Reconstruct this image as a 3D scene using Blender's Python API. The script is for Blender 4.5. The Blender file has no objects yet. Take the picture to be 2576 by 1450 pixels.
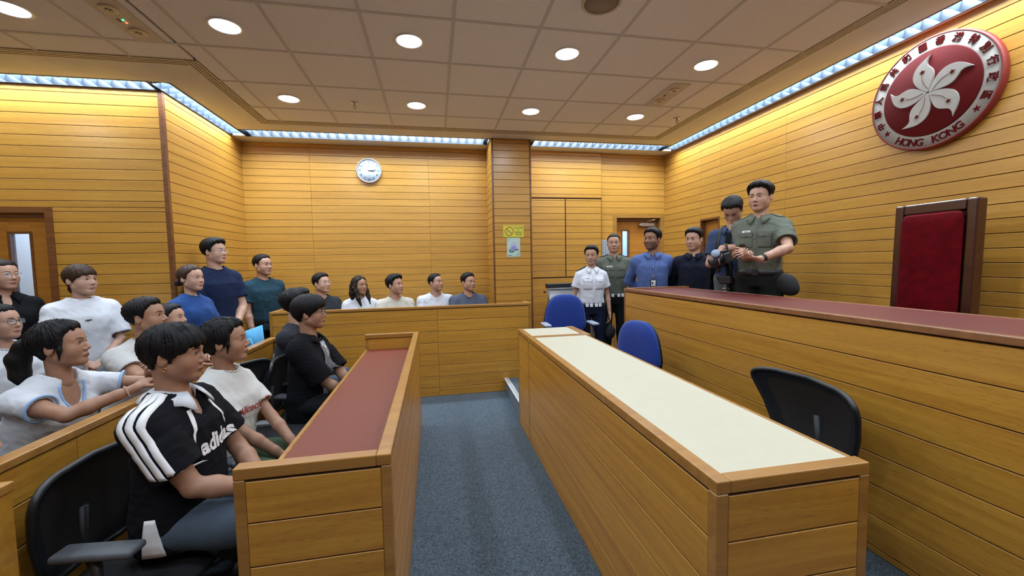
import bpy, bmesh, math, random
import numpy as np
from mathutils import Vector, Matrix
from mathutils.bvhtree import BVHTree
random.seed(7)
SC = bpy.context.scene
COL = SC.collection
PI = math.pi

# ------------------------------------------------------------------ camera, world, exposure, lights
FPX, YAW, PITCH, ROLL, EYE = 1021.57, .187821, -.0614245, -.0187033, 1.6
_cy, _sy = math.cos(YAW), math.sin(YAW)
FW = Vector((_sy*math.cos(PITCH), _cy*math.cos(PITCH), math.sin(PITCH)))
_r = Vector((_cy, -_sy, 0)); _u = _r.cross(FW)
CR = _r*math.cos(ROLL)+_u*math.sin(ROLL); CU = -_r*math.sin(ROLL)+_u*math.cos(ROLL)
cam_d = bpy.data.cameras.new('camera'); cam = bpy.data.objects.new('camera', cam_d); COL.objects.link(cam)
cam_d.sensor_fit = 'HORIZONTAL'; cam_d.sensor_width = 36; cam_d.lens = FPX/2576*36
cam_d.clip_start = .05; cam_d.clip_end = 60
cam.matrix_world = Matrix(((CR.x, CU.x, -FW.x, 0), (CR.y, CU.y, -FW.y, 0), (CR.z, CU.z, -FW.z, EYE), (0, 0, 0, 1)))
SC.camera = cam
def pix(x, y, depth):
    """world point on the ray of photo pixel (x, y) at the given distance along the view axis"""
    return Vector((0, 0, EYE)) + (CR*((x-1288)/FPX) - CU*((y-725)/FPX) + FW)*depth

world = bpy.data.worlds.new('world'); SC.world = world; world.use_nodes = True
world.node_tree.nodes['Background'].inputs[0].default_value = (.5, .6, .8, 1)
world.node_tree.nodes['Background'].inputs[1].default_value = .25
SC.view_settings.view_transform = 'Standard'; SC.view_settings.look = 'None'
SC.view_settings.gamma = 1; SC.view_settings.use_curve_mapping = False
SC.view_settings.exposure = 0.0

CEIL = 3.224
COOL = (.74, .87, 1.0)
def area_light(name, loc, sx, sy, power, color=COOL, spread=PI, rot=(0, 0, 0), shape='RECTANGLE'):
    d = bpy.data.lights.new(name, 'AREA'); d.shape = shape; d.size = sx
    if shape == 'RECTANGLE': d.size_y = sy
    d.energy = power; d.color = color; d.spread = spread
    o = bpy.data.objects.new(name, d); COL.objects.link(o); o.location = loc; o.rotation_euler = rot
    return o
COVE_W = 38.0      # watts per metre of cove tube
DOWN_W = 9.5
# fluorescent cove tubes behind the louvres (x0,x1,y0,y1 of each slot)
COVES = [('back', -2.22, .76, 5.37, 5.62), ('back_right', 1.33, 3.36, 5.33, 5.60), ('right', 3.36, 3.52, -2.6, 5.60),
         ('left_side', -2.38, -2.22, 4.13, 5.62), ('left', -4.7, -2.38, 4.13, 4.30)]
for n, x0, x1, y0, y1 in COVES:
    L = max(x1-x0, y1-y0); w = min(x1-x0, y1-y0)*.8
    dx, dy = (L-.1, w) if x1-x0 > y1-y0 else (w, L-.1)
    area_light('cove_light_'+n, ((x0+x1)/2, (y0+y1)/2, CEIL+.090), dx, dy, COVE_W*L)
DOWNLIGHTS = [(x, y) for y in (3.14, 4.36) for x in (-2.53, -1.333, -.13, 1.07, 2.288) if not (y > 4 and x < -2)]
DOWNLIGHTS += [(x, y) for y in (1.94, .74, -.46) for x in (-2.53, -1.333, -.13, 1.07, 2.288)] + [(-3.73, 3.14)]
for i, (x, y) in enumerate(DOWNLIGHTS):
    area_light('downlight_lamp', (x, y, CEIL-.010), .15, .15, DOWN_W, (.76, .88, 1.0), PI, shape='DISK')

# ------------------------------------------------------------------ materials
MATS = {}
def nodes_of(m): return m.node_tree.nodes, m.node_tree.links
def new_mat(name, color=(.5, .5, .5), rough=.5, metal=0, spec=.5, noise=0, nscale=30, bump=0, bscale=200, emit=None, estr=0, coat=0, sheen=0, sss=0, alpha=1, trans=0):
    if name in MATS: return MATS[name]
    m = bpy.data.materials.new(name); m.use_nodes = True; N, L = nodes_of(m)
    b = N['Principled BSDF']; I = b.inputs
    I['Base Color'].default_value = (*color, 1); I['Roughness'].default_value = rough; I['Metallic'].default_value = metal
    I['Specular IOR Level'].default_value = spec
    I['Coat Weight'].default_value = coat; I['Coat Roughness'].default_value = .15
    I['Sheen Weight'].default_value = sheen
    I['Alpha'].default_value = alpha; I['Transmission Weight'].default_value = trans
    if sss:
        I['Subsurface Weight'].default_value = sss; I['Subsurface Radius'].default_value = (.01, .004, .002); I['Subsurface Scale'].default_value = .6
    if emit: I['Emission Color'].default_value = (*emit, 1); I['Emission Strength'].default_value = estr
    if noise or bump:
        tc = N.new('ShaderNodeTexCoord')
    if noise:
        t = N.new('ShaderNodeTexNoise'); t.inputs['Scale'].default_value = nscale; t.inputs['Detail'].default_value = 6
        L.new(tc.outputs['Object'], t.inputs['Vector'])
        r = N.new('ShaderNodeValToRGB'); r.color_ramp.elements[0].position = .3; r.color_ramp.elements[1].position = .7
        r.color_ramp.elements[0].color = (*[c*(1-noise) for c in color], 1); r.color_ramp.elements[1].color = (*[min(1, c*(1+noise)) for c in color], 1)
        L.new(t.outputs['Fac'], r.inputs['Fac']); L.new(r.outputs['Color'], I['Base Color'])
    if bump:
        t2 = N.new('ShaderNodeTexNoise'); t2.inputs['Scale'].default_value = bscale; t2.inputs['Detail'].default_value = 4
        L.new(tc.outputs['Object'], t2.inputs['Vector'])
        bp = N.new('ShaderNodeBump'); bp.inputs['Strength'].default_value = bump; bp.inputs['Distance'].default_value = .004
        L.new(t2.outputs['Fac'], bp.inputs['Height']); L.new(bp.outputs['Normal'], I['Normal'])
    MATS[name] = m
    return m

def wood_mat(name, light, dark, grain=1.0, rough=.38, coat=.25, var=.12, fleck=.35):
    """veneer with long grain along local x, short dark flecks and a tone that differs from board to board"""
    m = bpy.data.materials.new(name); m.use_nodes = True; N, L = nodes_of(m); b = N['Principled BSDF']; I = b.inputs
    I['Roughness'].default_value = rough; I['Coat Weight'].default_value = coat; I['Coat Roughness'].default_value = .28
    tc = N.new('ShaderNodeTexCoord'); oi = N.new('ShaderNodeObjectInfo')
    off = N.new('ShaderNodeVectorMath'); off.operation = 'MULTIPLY_ADD'
    rv = N.new('ShaderNodeCombineXYZ')
    for k in range(3): L.new(oi.outputs['Random'], rv.inputs[k])
    L.new(rv.outputs[0], off.inputs[0]); off.inputs[1].default_value = (37, 11, 23); L.new(tc.outputs['Object'], off.inputs[2])
    def tex(scale, vec, detail, dist=0):
        mp = N.new('ShaderNodeMapping'); mp.inputs['Scale'].default_value = vec
        t = N.new('ShaderNodeTexNoise'); t.inputs['Scale'].default_value = scale; t.inputs['Detail'].default_value = detail; t.inputs['Distortion'].default_value = dist
        L.new(off.outputs[0], mp.inputs['Vector']); L.new(mp.outputs[0], t.inputs['Vector']); return t
    g = tex(2.2*grain, (.5, 14, 14), 5, .6)
    f = tex(9, (2.2, 60, 60), 2)
    r = N.new('ShaderNodeValToRGB'); e = r.color_ramp.elements
    e[0].position = .32; e[0].color = (*dark, 1); e[1].position = .66; e[1].color = (*light, 1)
    L.new(g.outputs['Fac'], r.inputs['Fac'])
    fr = N.new('ShaderNodeValToRGB'); fe = fr.color_ramp.elements
    fe[0].position = .30; fe[0].color = (1-fleck, 1-fleck, 1-fleck, 1); fe[1].position = .42; fe[1].color = (1, 1, 1, 1)
    L.new(f.outputs['Fac'], fr.inputs['Fac'])
    mx = N.new('ShaderNodeMix'); mx.data_type = 'RGBA'; mx.blend_type = 'MULTIPLY'; mx.inputs[0].default_value = 1
    L.new(r.outputs['Color'], mx.inputs[6]); L.new(fr.outputs['Color'], mx.inputs[7])
    hs = N.new('ShaderNodeHueSaturation')
    mr = N.new('ShaderNodeMapRange'); mr.inputs['To Min'].default_value = 1-var; mr.inputs['To Max'].default_value = 1+var
    L.new(oi.outputs['Random'], mr.inputs['Value']); L.new(mr.outputs[0], hs.inputs['Value'])
    L.new(mx.outputs[2], hs.inputs['Color']); L.new(hs.outputs['Color'], I['Base Color'])
    bp = N.new('ShaderNodeBump'); bp.inputs['Strength'].default_value = .12; bp.inputs['Distance'].default_value = .001
    L.new(f.outputs['Fac'], bp.inputs['Height']); L.new(bp.outputs['Normal'], I['Normal'])
    MATS[name] = m
    return m
WALLW = wood_mat('wall_veneer', (.54, .276, .044), (.455, .216, .031), var=.04)
DESKW = wood_mat('desk_veneer', (.55, .272, .035), (.43, .190, .022), var=.05, fleck=.45)
CAPW = wood_mat('beech_rail', (.40, .195, .042), (.30, .132, .025), grain=.7, var=.05, rough=.33)
DARKW = wood_mat('brown_trim', (.20, .075, .022), (.13, .045, .014), var=.05)
DOORW = wood_mat('door_veneer', (.48, .20, .03), (.36, .135, .018), grain=.6, var=.03)
BENCHCAP = wood_mat('bench_rail', (.30, .12, .04), (.21, .08, .025), grain=.7, var=.05, rough=.4)
MAHOG = wood_mat('mahogany', (.050, .012, .008), (.030, .007, .005), rough=.22, coat=.5, var=0, fleck=.2)
JOINT = new_mat('joint_dark', (.080, .032, .010), .7)
PLASTER = new_mat('ceiling_plaster', (.70, .66, .60), .8, noise=.04, nscale=3)
TILE = new_mat('ceiling_tile', (.86, .83, .80), .9, noise=.04, nscale=60, bump=.15, bscale=350)
GRID = new_mat('ceiling_grid', (.60, .57, .54), .6)
BLACKM = new_mat('black_gap', (.006, .006, .006), .9)
WHITEM = new_mat('white_enamel', (.80, .84, .88), .35)
CHROME = new_mat('chrome', (.75, .76, .78), .15, metal=1)
GREYMET = new_mat('grey_metal', (.42, .43, .45), .35, metal=.8)
REDTOP = new_mat('red_leather_top', (.165, .026, .008), .50, noise=.06, nscale=40, bump=.12, bscale=600)
REDTOP2 = new_mat('burgundy_leather_top', (.125, .018, .012), .48, noise=.06, nscale=40, bump=.12, bscale=600)
CREAM = new_mat('cream_laminate', (.54, .51, .39), .42, noise=.02, nscale=15)
BLACKP = new_mat('black_plastic', (.016, .017, .02), .45, noise=.1, nscale=50)
BLACKF = new_mat('black_fabric', (.012, .012, .014), .9, noise=.2, nscale=300, bump=.3, bscale=900)
BLUEF = new_mat('blue_fabric', (.005, .036, .26), .85, noise=.12, nscale=250, bump=.3, bscale=800, sheen=.2)
VELVET = new_mat('red_velvet', (.095, .0015, .004), .85, noise=.25, nscale=18, spec=.08)
GLASSB = new_mat('pane_glass', (.85, .92, 1), .05, trans=1, spec=.5)
def carpet_mat():
    m = bpy.data.materials.new('blue_carpet'); m.use_nodes = True; N, L = nodes_of(m); I = N['Principled BSDF'].inputs
    I['Roughness'].default_value = .95; I['Sheen Weight'].default_value = .15
    tc = N.new('ShaderNodeTexCoord')
    a = N.new('ShaderNodeTexNoise'); a.inputs['Scale'].default_value = 110; a.inputs['Detail'].default_value = 5
    b = N.new('ShaderNodeTexNoise'); b.inputs['Scale'].default_value = 2.0; b.inputs['Detail'].default_value = 3
    L.new(tc.outputs['Object'], a.inputs['Vector']); L.new(tc.outputs['Object'], b.inputs['Vector'])
    r = N.new('ShaderNodeValToRGB'); e = r.color_ramp.elements
    e[0].position = .33; e[0].color = (.018, .031, .046, 1); e[1].position = .70; e[1].color = (.100, .146, .186, 1)
    L.new(a.outputs['Fac'], r.inputs['Fac'])
    r2 = N.new('ShaderNodeValToRGB'); r2.color_ramp.elements[0].color = (.85, .85, .85, 1); r2.color_ramp.elements[1].color = (1.1, 1.1, 1.1, 1)
    L.new(b.outputs['Fac'], r2.inputs['Fac'])
    mx = N.new('ShaderNodeMix'); mx.data_type = 'RGBA'; mx.blend_type = 'MULTIPLY'; mx.inputs[0].default_value = 1
    L.new(r.outputs['Color'], mx.inputs[6]); L.new(r2.outputs['Color'], mx.inputs[7]); L.new(mx.outputs[2], I['Base Color'])
    bp = N.new('ShaderNodeBump'); bp.inputs['Strength'].default_value = .6; bp.inputs['Distance'].default_value = .004
    L.new(a.outputs['Fac'], bp.inputs['Height']); L.new(bp.outputs['Normal'], I['Normal'])
    return m
CARPET = carpet_mat()

# ------------------------------------------------------------------ helpers
def link(name, me, mat=None, parent=None, loc=(0, 0, 0), rot=None, smooth=False):
    if mat is not None and not me.materials: me.materials.append(mat)
    if smooth:
        me.polygons.foreach_set('use_smooth', [True]*len(me.polygons))
    o = bpy.data.objects.new(name, me); COL.objects.link(o); o.location = loc
    if rot is not None: o.rotation_euler = rot
    if parent is not None: o.parent = parent
    return o
def tag(o, label=None, cat=None, group=None, kind=None):
    if label: o['label'] = label
    if cat: o['category'] = cat
    if group: o['group'] = group
    if kind: o['kind'] = kind
    return o
def thing(name, label, cat, loc=(0, 0, 0), rotz=0, group=None, kind=None):
    o = bpy.data.objects.new(name, None); COL.objects.link(o); o.location = loc; o.rotation_euler = (0, 0, rotz)
    o.empty_display_size = .1
    return tag(o, label, cat, group, kind)
def bm_mesh(name, bm):
    me = bpy.data.meshes.new(name); bm.to_mesh(me); bm.free(); return me
def box_bm(bm, x0, x1, y0, y1, z0, z1, bevel=0, seg=1):
    r = bmesh.ops.create_cube(bm, size=1, matrix=Matrix.LocRotScale(Vector(((x0+x1)/2, (y0+y1)/2, (z0+z1)/2)), None, Vector((abs(x1-x0), abs(y1-y0), abs(z1-z0)))))
    if bevel:
        vs = set(r['verts']); es = [e for e in bm.edges if e.verts[0] in vs and e.verts[1] in vs]
        bmesh.ops.bevel(bm, geom=es, offset=bevel, segments=seg, affect='EDGES', profile=.5)
def box(name, x0, x1, y0, y1, z0, z1, mat, parent=None, bevel=0, seg=1, origin=None):
    """box given in world coordinates; its own origin is its centre, parent assumed unrotated"""
    c = Vector(((x0+x1)/2, (y0+y1)/2, (z0+z1)/2))
    bm = bmesh.new(); box_bm(bm, x0-c.x, x1-c.x, y0-c.y, y1-c.y, z0-c.z, z1-c.z, bevel, seg)
    p = parent.location if parent is not None else Vector()
    return link(name, bm_mesh(name, bm), mat, parent, c-p)
def lbox(name, x0, x1, y0, y1, z0, z1, mat, parent, bevel=0, seg=2, loc=(0, 0, 0), rot=None, smooth=False):
    """box in the parent's local coordinates"""
    bm = bmesh.new(); box_bm(bm, x0, x1, y0, y1, z0, z1, bevel, seg)
    return link(name, bm_mesh(name, bm), mat, parent, loc, rot, smooth)
def cyl_bm(bm, r1, r2, h, seg=24, mat4=None, cap=True):
    return bmesh.ops.create_cone(bm, cap_ends=cap, segments=seg, radius1=r1, radius2=r2, depth=h, matrix=mat4 or Matrix())
def tube_bm(bm, pts, r, seg=8, rad=None, closed=False):
    pts = [Vector(p) for p in pts]; n = len(pts); rings = []
    for i, p in enumerate(pts):
        if closed: t = pts[(i+1) % n]-pts[i-1]
        else: t = pts[min(i+1, n-1)]-pts[max(i-1, 0)]
        t.normalize(); a = t.orthogonal().normalized() if i == 0 else (pa - t*pa.dot(t)).normalized()
        pa = a; b = t.cross(a); rr = rad[i] if rad else r
        rings.append([bm.verts.new(p+(a*math.cos(k*2*PI/seg)+b*math.sin(k*2*PI/seg))*rr) for k in range(seg)])
    for i in range(n if closed else n-1):
        A, B = rings[i], rings[(i+1) % n]
        for k in range(seg): bm.faces.new((A[k], A[(k+1) % seg], B[(k+1) % seg], B[k]))
    if not closed:
        bm.faces.new(rings[0][::-1]); bm.faces.new(rings[-1])
def tube(name, pts, r, mat, parent=None, seg=8, rad=None, closed=False, loc=(0, 0, 0)):
    bm = bmesh.new(); tube_bm(bm, pts, r, seg, rad, closed)
    bmesh.ops.recalc_face_normals(bm, faces=bm.faces)
    return link(name, bm_mesh(name, bm), mat, parent, loc, smooth=True)
def lathe_bm(bm, prof, seg=32, M=None, cap=True):
    """profile [(r, z)] turned round z"""
    rings = []
    for r, z in prof:
        rings.append([bm.verts.new((r*math.cos(k*2*PI/seg), r*math.sin(k*2*PI/seg), z)) for k in range(seg)])
    for A, B in zip(rings, rings[1:]):
        for k in range(seg): bm.faces.new((A[k], A[(k+1) % seg], B[(k+1) % seg], B[k]))
    if cap and prof[0][0] > 1e-3: bm.faces.new(rings[0][::-1])
    if cap and prof[-1][0] > 1e-3: bm.faces.new(rings[-1])
    bmesh.ops.remove_doubles(bm, verts=bm.verts, dist=1e-6)
    bmesh.ops.recalc_face_normals(bm, faces=bm.faces)
    if M is not None: bmesh.ops.transform(bm, matrix=M, verts=bm.verts)
def lathe(name, prof, mat, parent=None, seg=32, M=None, loc=(0, 0, 0), smooth=True, cap=True):
    bm = bmesh.new(); lathe_bm(bm, prof, seg, M, cap)
    return link(name, bm_mesh(name, bm), mat, parent, loc, smooth=smooth)
def prism(name, outline, thick, mat, parent=None, M=None, loc=(0, 0, 0), bevel=0, rot=None):
    """outline [(x, y)] extruded along +z by thick"""
    bm = bmesh.new(); vs = [bm.verts.new((x, y, 0)) for x, y in outline]
    f = bm.faces.new(vs)
    r = bmesh.ops.extrude_face_region(bm, geom=[f])
    bmesh.ops.translate(bm, vec=(0, 0, thick), verts=[v for v in r['geom'] if isinstance(v, bmesh.types.BMVert)])
    if bevel:
        es = [e for e in bm.edges if abs(e.verts[0].co.z-thick) < 1e-6 and abs(e.verts[1].co.z-thick) < 1e-6]
        bmesh.ops.bevel(bm, geom=es, offset=bevel, segments=2, affect='EDGES')
    bmesh.ops.recalc_face_normals(bm, faces=bm.faces)
    if M is not None: bmesh.ops.transform(bm, matrix=M, verts=bm.verts)
    return link(name, bm_mesh(name, bm), mat, parent, loc, rot)
_txt = [None]
def text_mesh(body, size=1, extrude=.0, bold=0, align='CENTER', shear=0):
    c = bpy.data.curves.new('lettering', 'FONT'); c.body = body; c.size = size; c.extrude = extrude; c.offset = bold
    c.align_x = align; c.align_y = 'CENTER'; c.shear = shear; c.resolution_u = 3
    o = bpy.data.objects.new('lettering', c); COL.objects.link(o); bpy.context.view_layer.update()
    me = bpy.data.meshes.new_from_object(o.evaluated_get(bpy.context.evaluated_depsgraph_get()))
    bpy.data.objects.remove(o); bpy.data.curves.remove(c); me.materials.clear()
    return me

# plank cladding -----------------------------------------------------------------------------
PITCHW, Z0W = .0943, 3.168          # wall boards: height of one board, level of the topmost joint
def plank_mesh(L, h, t=.012, ch=.0015):
    """board with its length along x, face towards -y, chamfered front edges; centred"""
    bm = bmesh.new(); a, b = L/2, h/2
    back = [bm.verts.new(p) for p in ((-a, t, -b), (a, t, -b), (a, t, b), (-a, t, b))]
    mid = [bm.verts.new(p) for p in ((-a, ch, -b), (a, ch, -b), (a, ch, b), (-a, ch, b))]
    fr = [bm.verts.new(p) for p in ((-a+ch, 0, -b+ch), (a-ch, 0, -b+ch), (a-ch, 0, b-ch), (-a+ch, 0, b-ch))]
    bm.faces.new(fr)
    for k in range(4):
        j = (k+1) % 4
        bm.faces.new((mid[k], mid[j], fr[j], fr[k])); bm.faces.new((back[k], back[j], mid[j], mid[k]))
    bmesh.ops.recalc_face_normals(bm, faces=bm.faces)
    return bm_mesh('plank', bm)
def planks(parent, p0, p1, zlo, zhi, levels, mat, gap=.0045, name='plank', proud=.012, vgap=.002):
    """boards on the vertical face from p0 to p1 (plan points, seen with the face to the right-hand side of p0->p1 looking from above i.e. normal = (dy,-dx))"""
    d = Vector((p1[0]-p0[0], p1[1]-p0[1])); L = d.length; ang = math.atan2(d.y, d.x); n = Vector((d.y, -d.x))/L
    mid = Vector(((p0[0]+p1[0])/2, (p0[1]+p1[1])/2)) + n*proud
    zs = [zhi] + [z for z in levels if zlo+.012 < z < zhi-.012] + [zlo]
    cache = {}
    pl = parent.location
    for a, b in zip(zs, zs[1:]):
        h = round(a-b-gap, 4)
        if h < .008: continue
        if h not in cache:
            cache[h] = plank_mesh(L-vgap, h); cache[h].materials.append(mat)
        o = bpy.data.objects.new(name, cache[h]); COL.objects.link(o); o.parent = parent
        o.location = (mid.x-pl.x, mid.y-pl.y, (a+b)/2-pl.z); o.rotation_euler = (0, 0, ang)
WLEV = [Z0W-PITCHW*k for k in range(34)]
# ------------------------------------------------------------------ the room
XR, YB, XL, YL = 3.58, 5.88, -2.40, 4.33
XFL, YREAR = -4.8, -3.0
def struct(name): 
    o = thing(name, None, None); o['kind'] = 'structure'; return o
floor = tag(box('floor', XFL-.1, XR+.1, YREAR-.1, YB+.3, -.12, 0, CARPET), kind='structure')
PLAT = .16
plat = struct('platform')
tag(plat, 'low carpeted clerk platform with pale metal step edge', None)
box('deck', .835, XR, -1.6, YB, 0, PLAT, CARPET, plat)
ns = struct('trim_1'); ns['label'] = 'pale ribbed metal nosing along the carpeted step'
box('nosing', .822, .872, 3.86, 4.955, PLAT-.02, PLAT+.004, WHITEM, ns, .002)
for i in range(3): box('groove', .832+i*.012, .838+i*.012, 3.87, 4.95, PLAT+.004, PLAT+.0055, GREYMET, ns)
DAIS = .48
dais = tag(box('dais', 2.74, XR, -1.2, 4.02, PLAT, DAIS, CARPET), 'raised carpeted dais behind the judge bench', None, kind='structure')

# back wall
wb = struct('wall_back')
box('backing', XL-.1, .80, YB, YB+.1, 0, 3.5, JOINT, wb)
for a, b in ((XL, -1.581), (-1.581, -.041), (-.041, .78)):
    planks(wb, (a, YB), (b, YB), 0, CEIL, WLEV, WALLW)
# pier that stands out of the back wall
CX0, CX1, CY = .772, 1.302, 5.335
pier = struct('wall_pier')
box('core', CX0+.012, CX1-.012, CY+.012, YB+.1, 0, 3.5, JOINT, pier)
planks(pier, (CX0+.022, CY+.012), (CX1-.022, CY+.012), 0, CEIL, WLEV, WALLW)
planks(pier, (CX0+.012, YB), (CX0+.012, CY+.022), 0, CEIL, WLEV, WALLW)
planks(pier, (CX1-.012, CY+.022), (CX1-.012, YB), 0, CEIL, WLEV, WALLW)
for x in (CX0, CX1-.02): box('corner_post', x, x+.02, CY, CY+.02, 0, CEIL, DARKW, pier)
# cupboard wall to the right of the pier
DW0 = 2.505
wc = struct('wall_cupboard_bay')
box('backing', CX1, DW0, YB-.04, YB+.1, 0, 3.5, JOINT, wc)
planks(wc, (CX1, YB-.04), (DW0, YB-.04), 2.552, CEIL, WLEV, WALLW)
planks(wc, (CX1, YB-.04), (DW0, YB-.04), 0, 1.362, WLEV, WALLW)
box('edge_strip', DW0, DW0+.006, YB-.052, YB, 0, CEIL, CAPW, wc)
cup = thing('wall_cupboard', 'flush two-door plank-faced cupboard in the wall right of the pier', 'cupboard', ((CX1+DW0)/2, YB-.04, 1.37))
xm = 1.935
for a, b in ((CX1+.012, xm-.006), (xm+.006, DW0-.004)):
    dr = bpy.data.objects.new('door', None); COL.objects.link(dr); dr.parent = cup; dr.empty_display_size = .1
    bm = bmesh.new(); box_bm(bm, a-cup.location.x, b-cup.location.x, -.006, 0, .006, 1.164)
    bpy.data.objects.remove(dr); dr = link('door', bm_mesh('door', bm), JOINT, cup)
    L = b-a; zs = [2.534]+[z for z in WLEV if 1.39 < z < 2.52]+[1.376]; cache = {}
    for za, zb in zip(zs, zs[1:]):
        h = round(za-zb-.006, 4)
        if h not in cache: cache[h] = plank_mesh(L-.004, h); cache[h].materials.append(WALLW)
        o = bpy.data.objects.new('plank', cache[h]); COL.objects.link(o); o.parent = dr
        o.location = ((a+b)/2-cup.location.x, -.014, (za+zb)/2-cup.location.z)
# wall with the door
D0, DTOP = 2.715, 2.30
wd = struct('wall_back_right')
box('backing', DW0+.006, D0, YB, YB+.1, 0, 3.5, JOINT, wd)
box('backing', D0, XR+.1, YB, YB+.1, DTOP, 3.5, JOINT, wd)
planks(wd, (DW0+.008, YB), (XR, YB), DTOP, CEIL, WLEV, WALLW)
planks(wd, (DW0+.008, YB), (D0, YB), 0, DTOP, WLEV, WALLW)
def glass_door(name, label, x0, x1, y, z0, top, gx0, gx1, gz0, gz1, mirror=False, handle=None):
    """leaf in a wall that faces -y; y is the leaf's face"""
    t = struct(name); t['label'] = label
    T = .045
    for n, a, b, c, d in (('stile', x0, gx0, z0, top), ('stile', gx1, x1, z0, top), ('rail', gx0, gx1, z0, gz0), ('rail', gx0, gx1, gz1, top)):
        box(n, a, b, y, y+T, c, d, DOORW, t)
    for n, a, b, c, d in (('bead', gx0-.012, gx0+.008, gz0-.012, gz1+.012), ('bead', gx1-.008, gx1+.012, gz0-.012, gz1+.012),
                          ('bead', gx0+.008, gx1-.008, gz0-.012, gz0+.008), ('bead', gx0+.008, gx1-.008, gz1-.008, gz1+.012)):
        box(n, a, b, y-.006, y+T, c, d, DARKW, t)
    box('pane', gx0+.008, gx1-.008, y+.018, y+.024, gz0+.008, gz1-.008, GLASSB, t)
    return t
d1 = glass_door('door_1', 'orange-brown veneer door with narrow glass strip beside the far right corner', 2.775, 3.50, YB+.09, PLAT, 2.224, 2.905, 3.02, 1.40, 2.075)
fr = struct('trim_2'); fr['label'] = 'brown wooden frame round the far right door'
box('jamb', D0, D0+.055, YB-.016, YB+.14, PLAT, DTOP, CAPW, fr); box('jamb', 3.505, XR, YB-.016, YB+.14, PLAT, DTOP, CAPW, fr)
box('head', D0+.055, 3.505, YB-.012, YB+.14, 2.262, DTOP, CAPW, fr); box('stop', D0+.055, 3.505, YB+.04, YB+.14, 2.226, 2.262, DARKW, fr)
cl = thing('door_closer', 'silver overhead closer with folding arm on the far right door', 'door closer', (3.30, YB+.06, 2.16))
lbox('body', -.10, .13, -.03, .03, -.025, .025, GREYMET, cl, .008); lathe('pivot', [(.022, -.05), (.022, -.024)], GREYMET, cl, loc=(.02, 0, 0))
lathe('end_cap', [(.03, 0), (.03, .02)], CHROME, cl, M=Matrix.Rotation(PI/2, 4, 'Y'), loc=(-.12, 0, 0))
tube('arm', [(.02, 0, .03), (.02, 0, .055), (.10, -.06, .075), (.22, -.01, .085)], .008, CHROME, cl)
box('arm_bracket', 3.50, 3.56, YB-.03, YB+.01, 2.23, 2.26, GREYMET, None).parent = cl
cl.children[-1].location -= cl.location

# corridor seen through the glass
CORR = new_mat('corridor_paint', (.55, .70, .90), .8); CORR2 = new_mat('corridor_dado', (.10, .28, .55), .7)
cw = struct('wall_corridor')
box('wall_face', 2.2, 4.6, YB+1.3, YB+1.4, 0, 3, CORR, cw); box('side_face', 4.5, 4.6, YB+.2, YB+1.3, 0, 3, CORR, cw)
box('white_panel', 3.25, 3.40, YB+1.28, YB+1.3, .9, 1.7, WHITEM, cw)  # plain white panel standing slightly proud of the corridor wall
area_light('corridor_lamp', (3.1, YB+.75, 2.9), 1.2, .5, 70, (.7, .85, 1))
cw2 = struct('wall_corridor_left')
box('wall_face', -5.0, -2.5, YL+1.1, YL+1.2, 1.36, 3, CORR, cw2); box('dado', -5.0, -2.5, YL+1.08, YL+1.2, 0, 1.36, CORR2, cw2)
box('side_face', -2.6, -2.5, YL+.15, YL+1.1, 0, 3, CORR, cw2); box('pillar', -4.42, -4.20, YL+.95, YL+1.1, 0, 3, WHITEM, cw2)
area_light('corridor_lamp_left', (-3.6, YL+.6, 2.9), 1.2, .5, 70, (.7, .85, 1))

# right wall, with a narrow recessed door
wr = struct('wall_right')
N0, N1, NT = 4.60, 4.985, 2.14
for y0, y1, z0, z1 in ((YREAR, N0, 0, 3.5), (N1, YB+.1, 0, 3.5), (N0, N1, NT, 3.5)):
    box('backing', XR, XR+.1, y0, y1, z0, z1, JOINT, wr)
RL = [z-.022 for z in WLEV]
planks(wr, (XR, YB), (XR, N1), 0, CEIL, RL, WALLW); planks(wr, (XR, N1), (XR, N0), NT, CEIL, RL, WALLW)
planks(wr, (XR, N0), (XR, 3.625), 0, CEIL, RL, WALLW); planks(wr, (XR, 3.625), (XR, .95), 0, CEIL, RL, WALLW); planks(wr, (XR, .95), (XR, YREAR), 0, CEIL, RL, WALLW)
d3 = struct('door_3'); d3['label'] = 'narrow recessed veneer door in the plank wall behind the men'
for n, y0, y1, z0, z1, m in (('leaf', N0+.02, N1-.11, PLAT, NT-.02, DOORW), ('leaf', N1-.05, N1-.02, PLAT, NT-.02, DOORW), ('leaf', N1-.11, N1-.05, PLAT, 1.45, DOORW), ('leaf', N1-.11, N1-.05, 1.92, NT-.02, DOORW)):
    box(n, XR+.06, XR+.10, y0, y1, z0, z1, m, d3)
box('pane', XR+.075, XR+.08, N1-.11, N1-.05, 1.45, 1.92, CORR, d3)
for y0, y1 in ((N0, N0+.02), (N1-.02, N1)): box('jamb', XR-.014, XR+.1, y0, y1, PLAT, NT, DARKW, d3)
box('head', XR-.014, XR+.1, N0+.02, N1-.02, NT-.02, NT, DARKW, d3)

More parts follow.
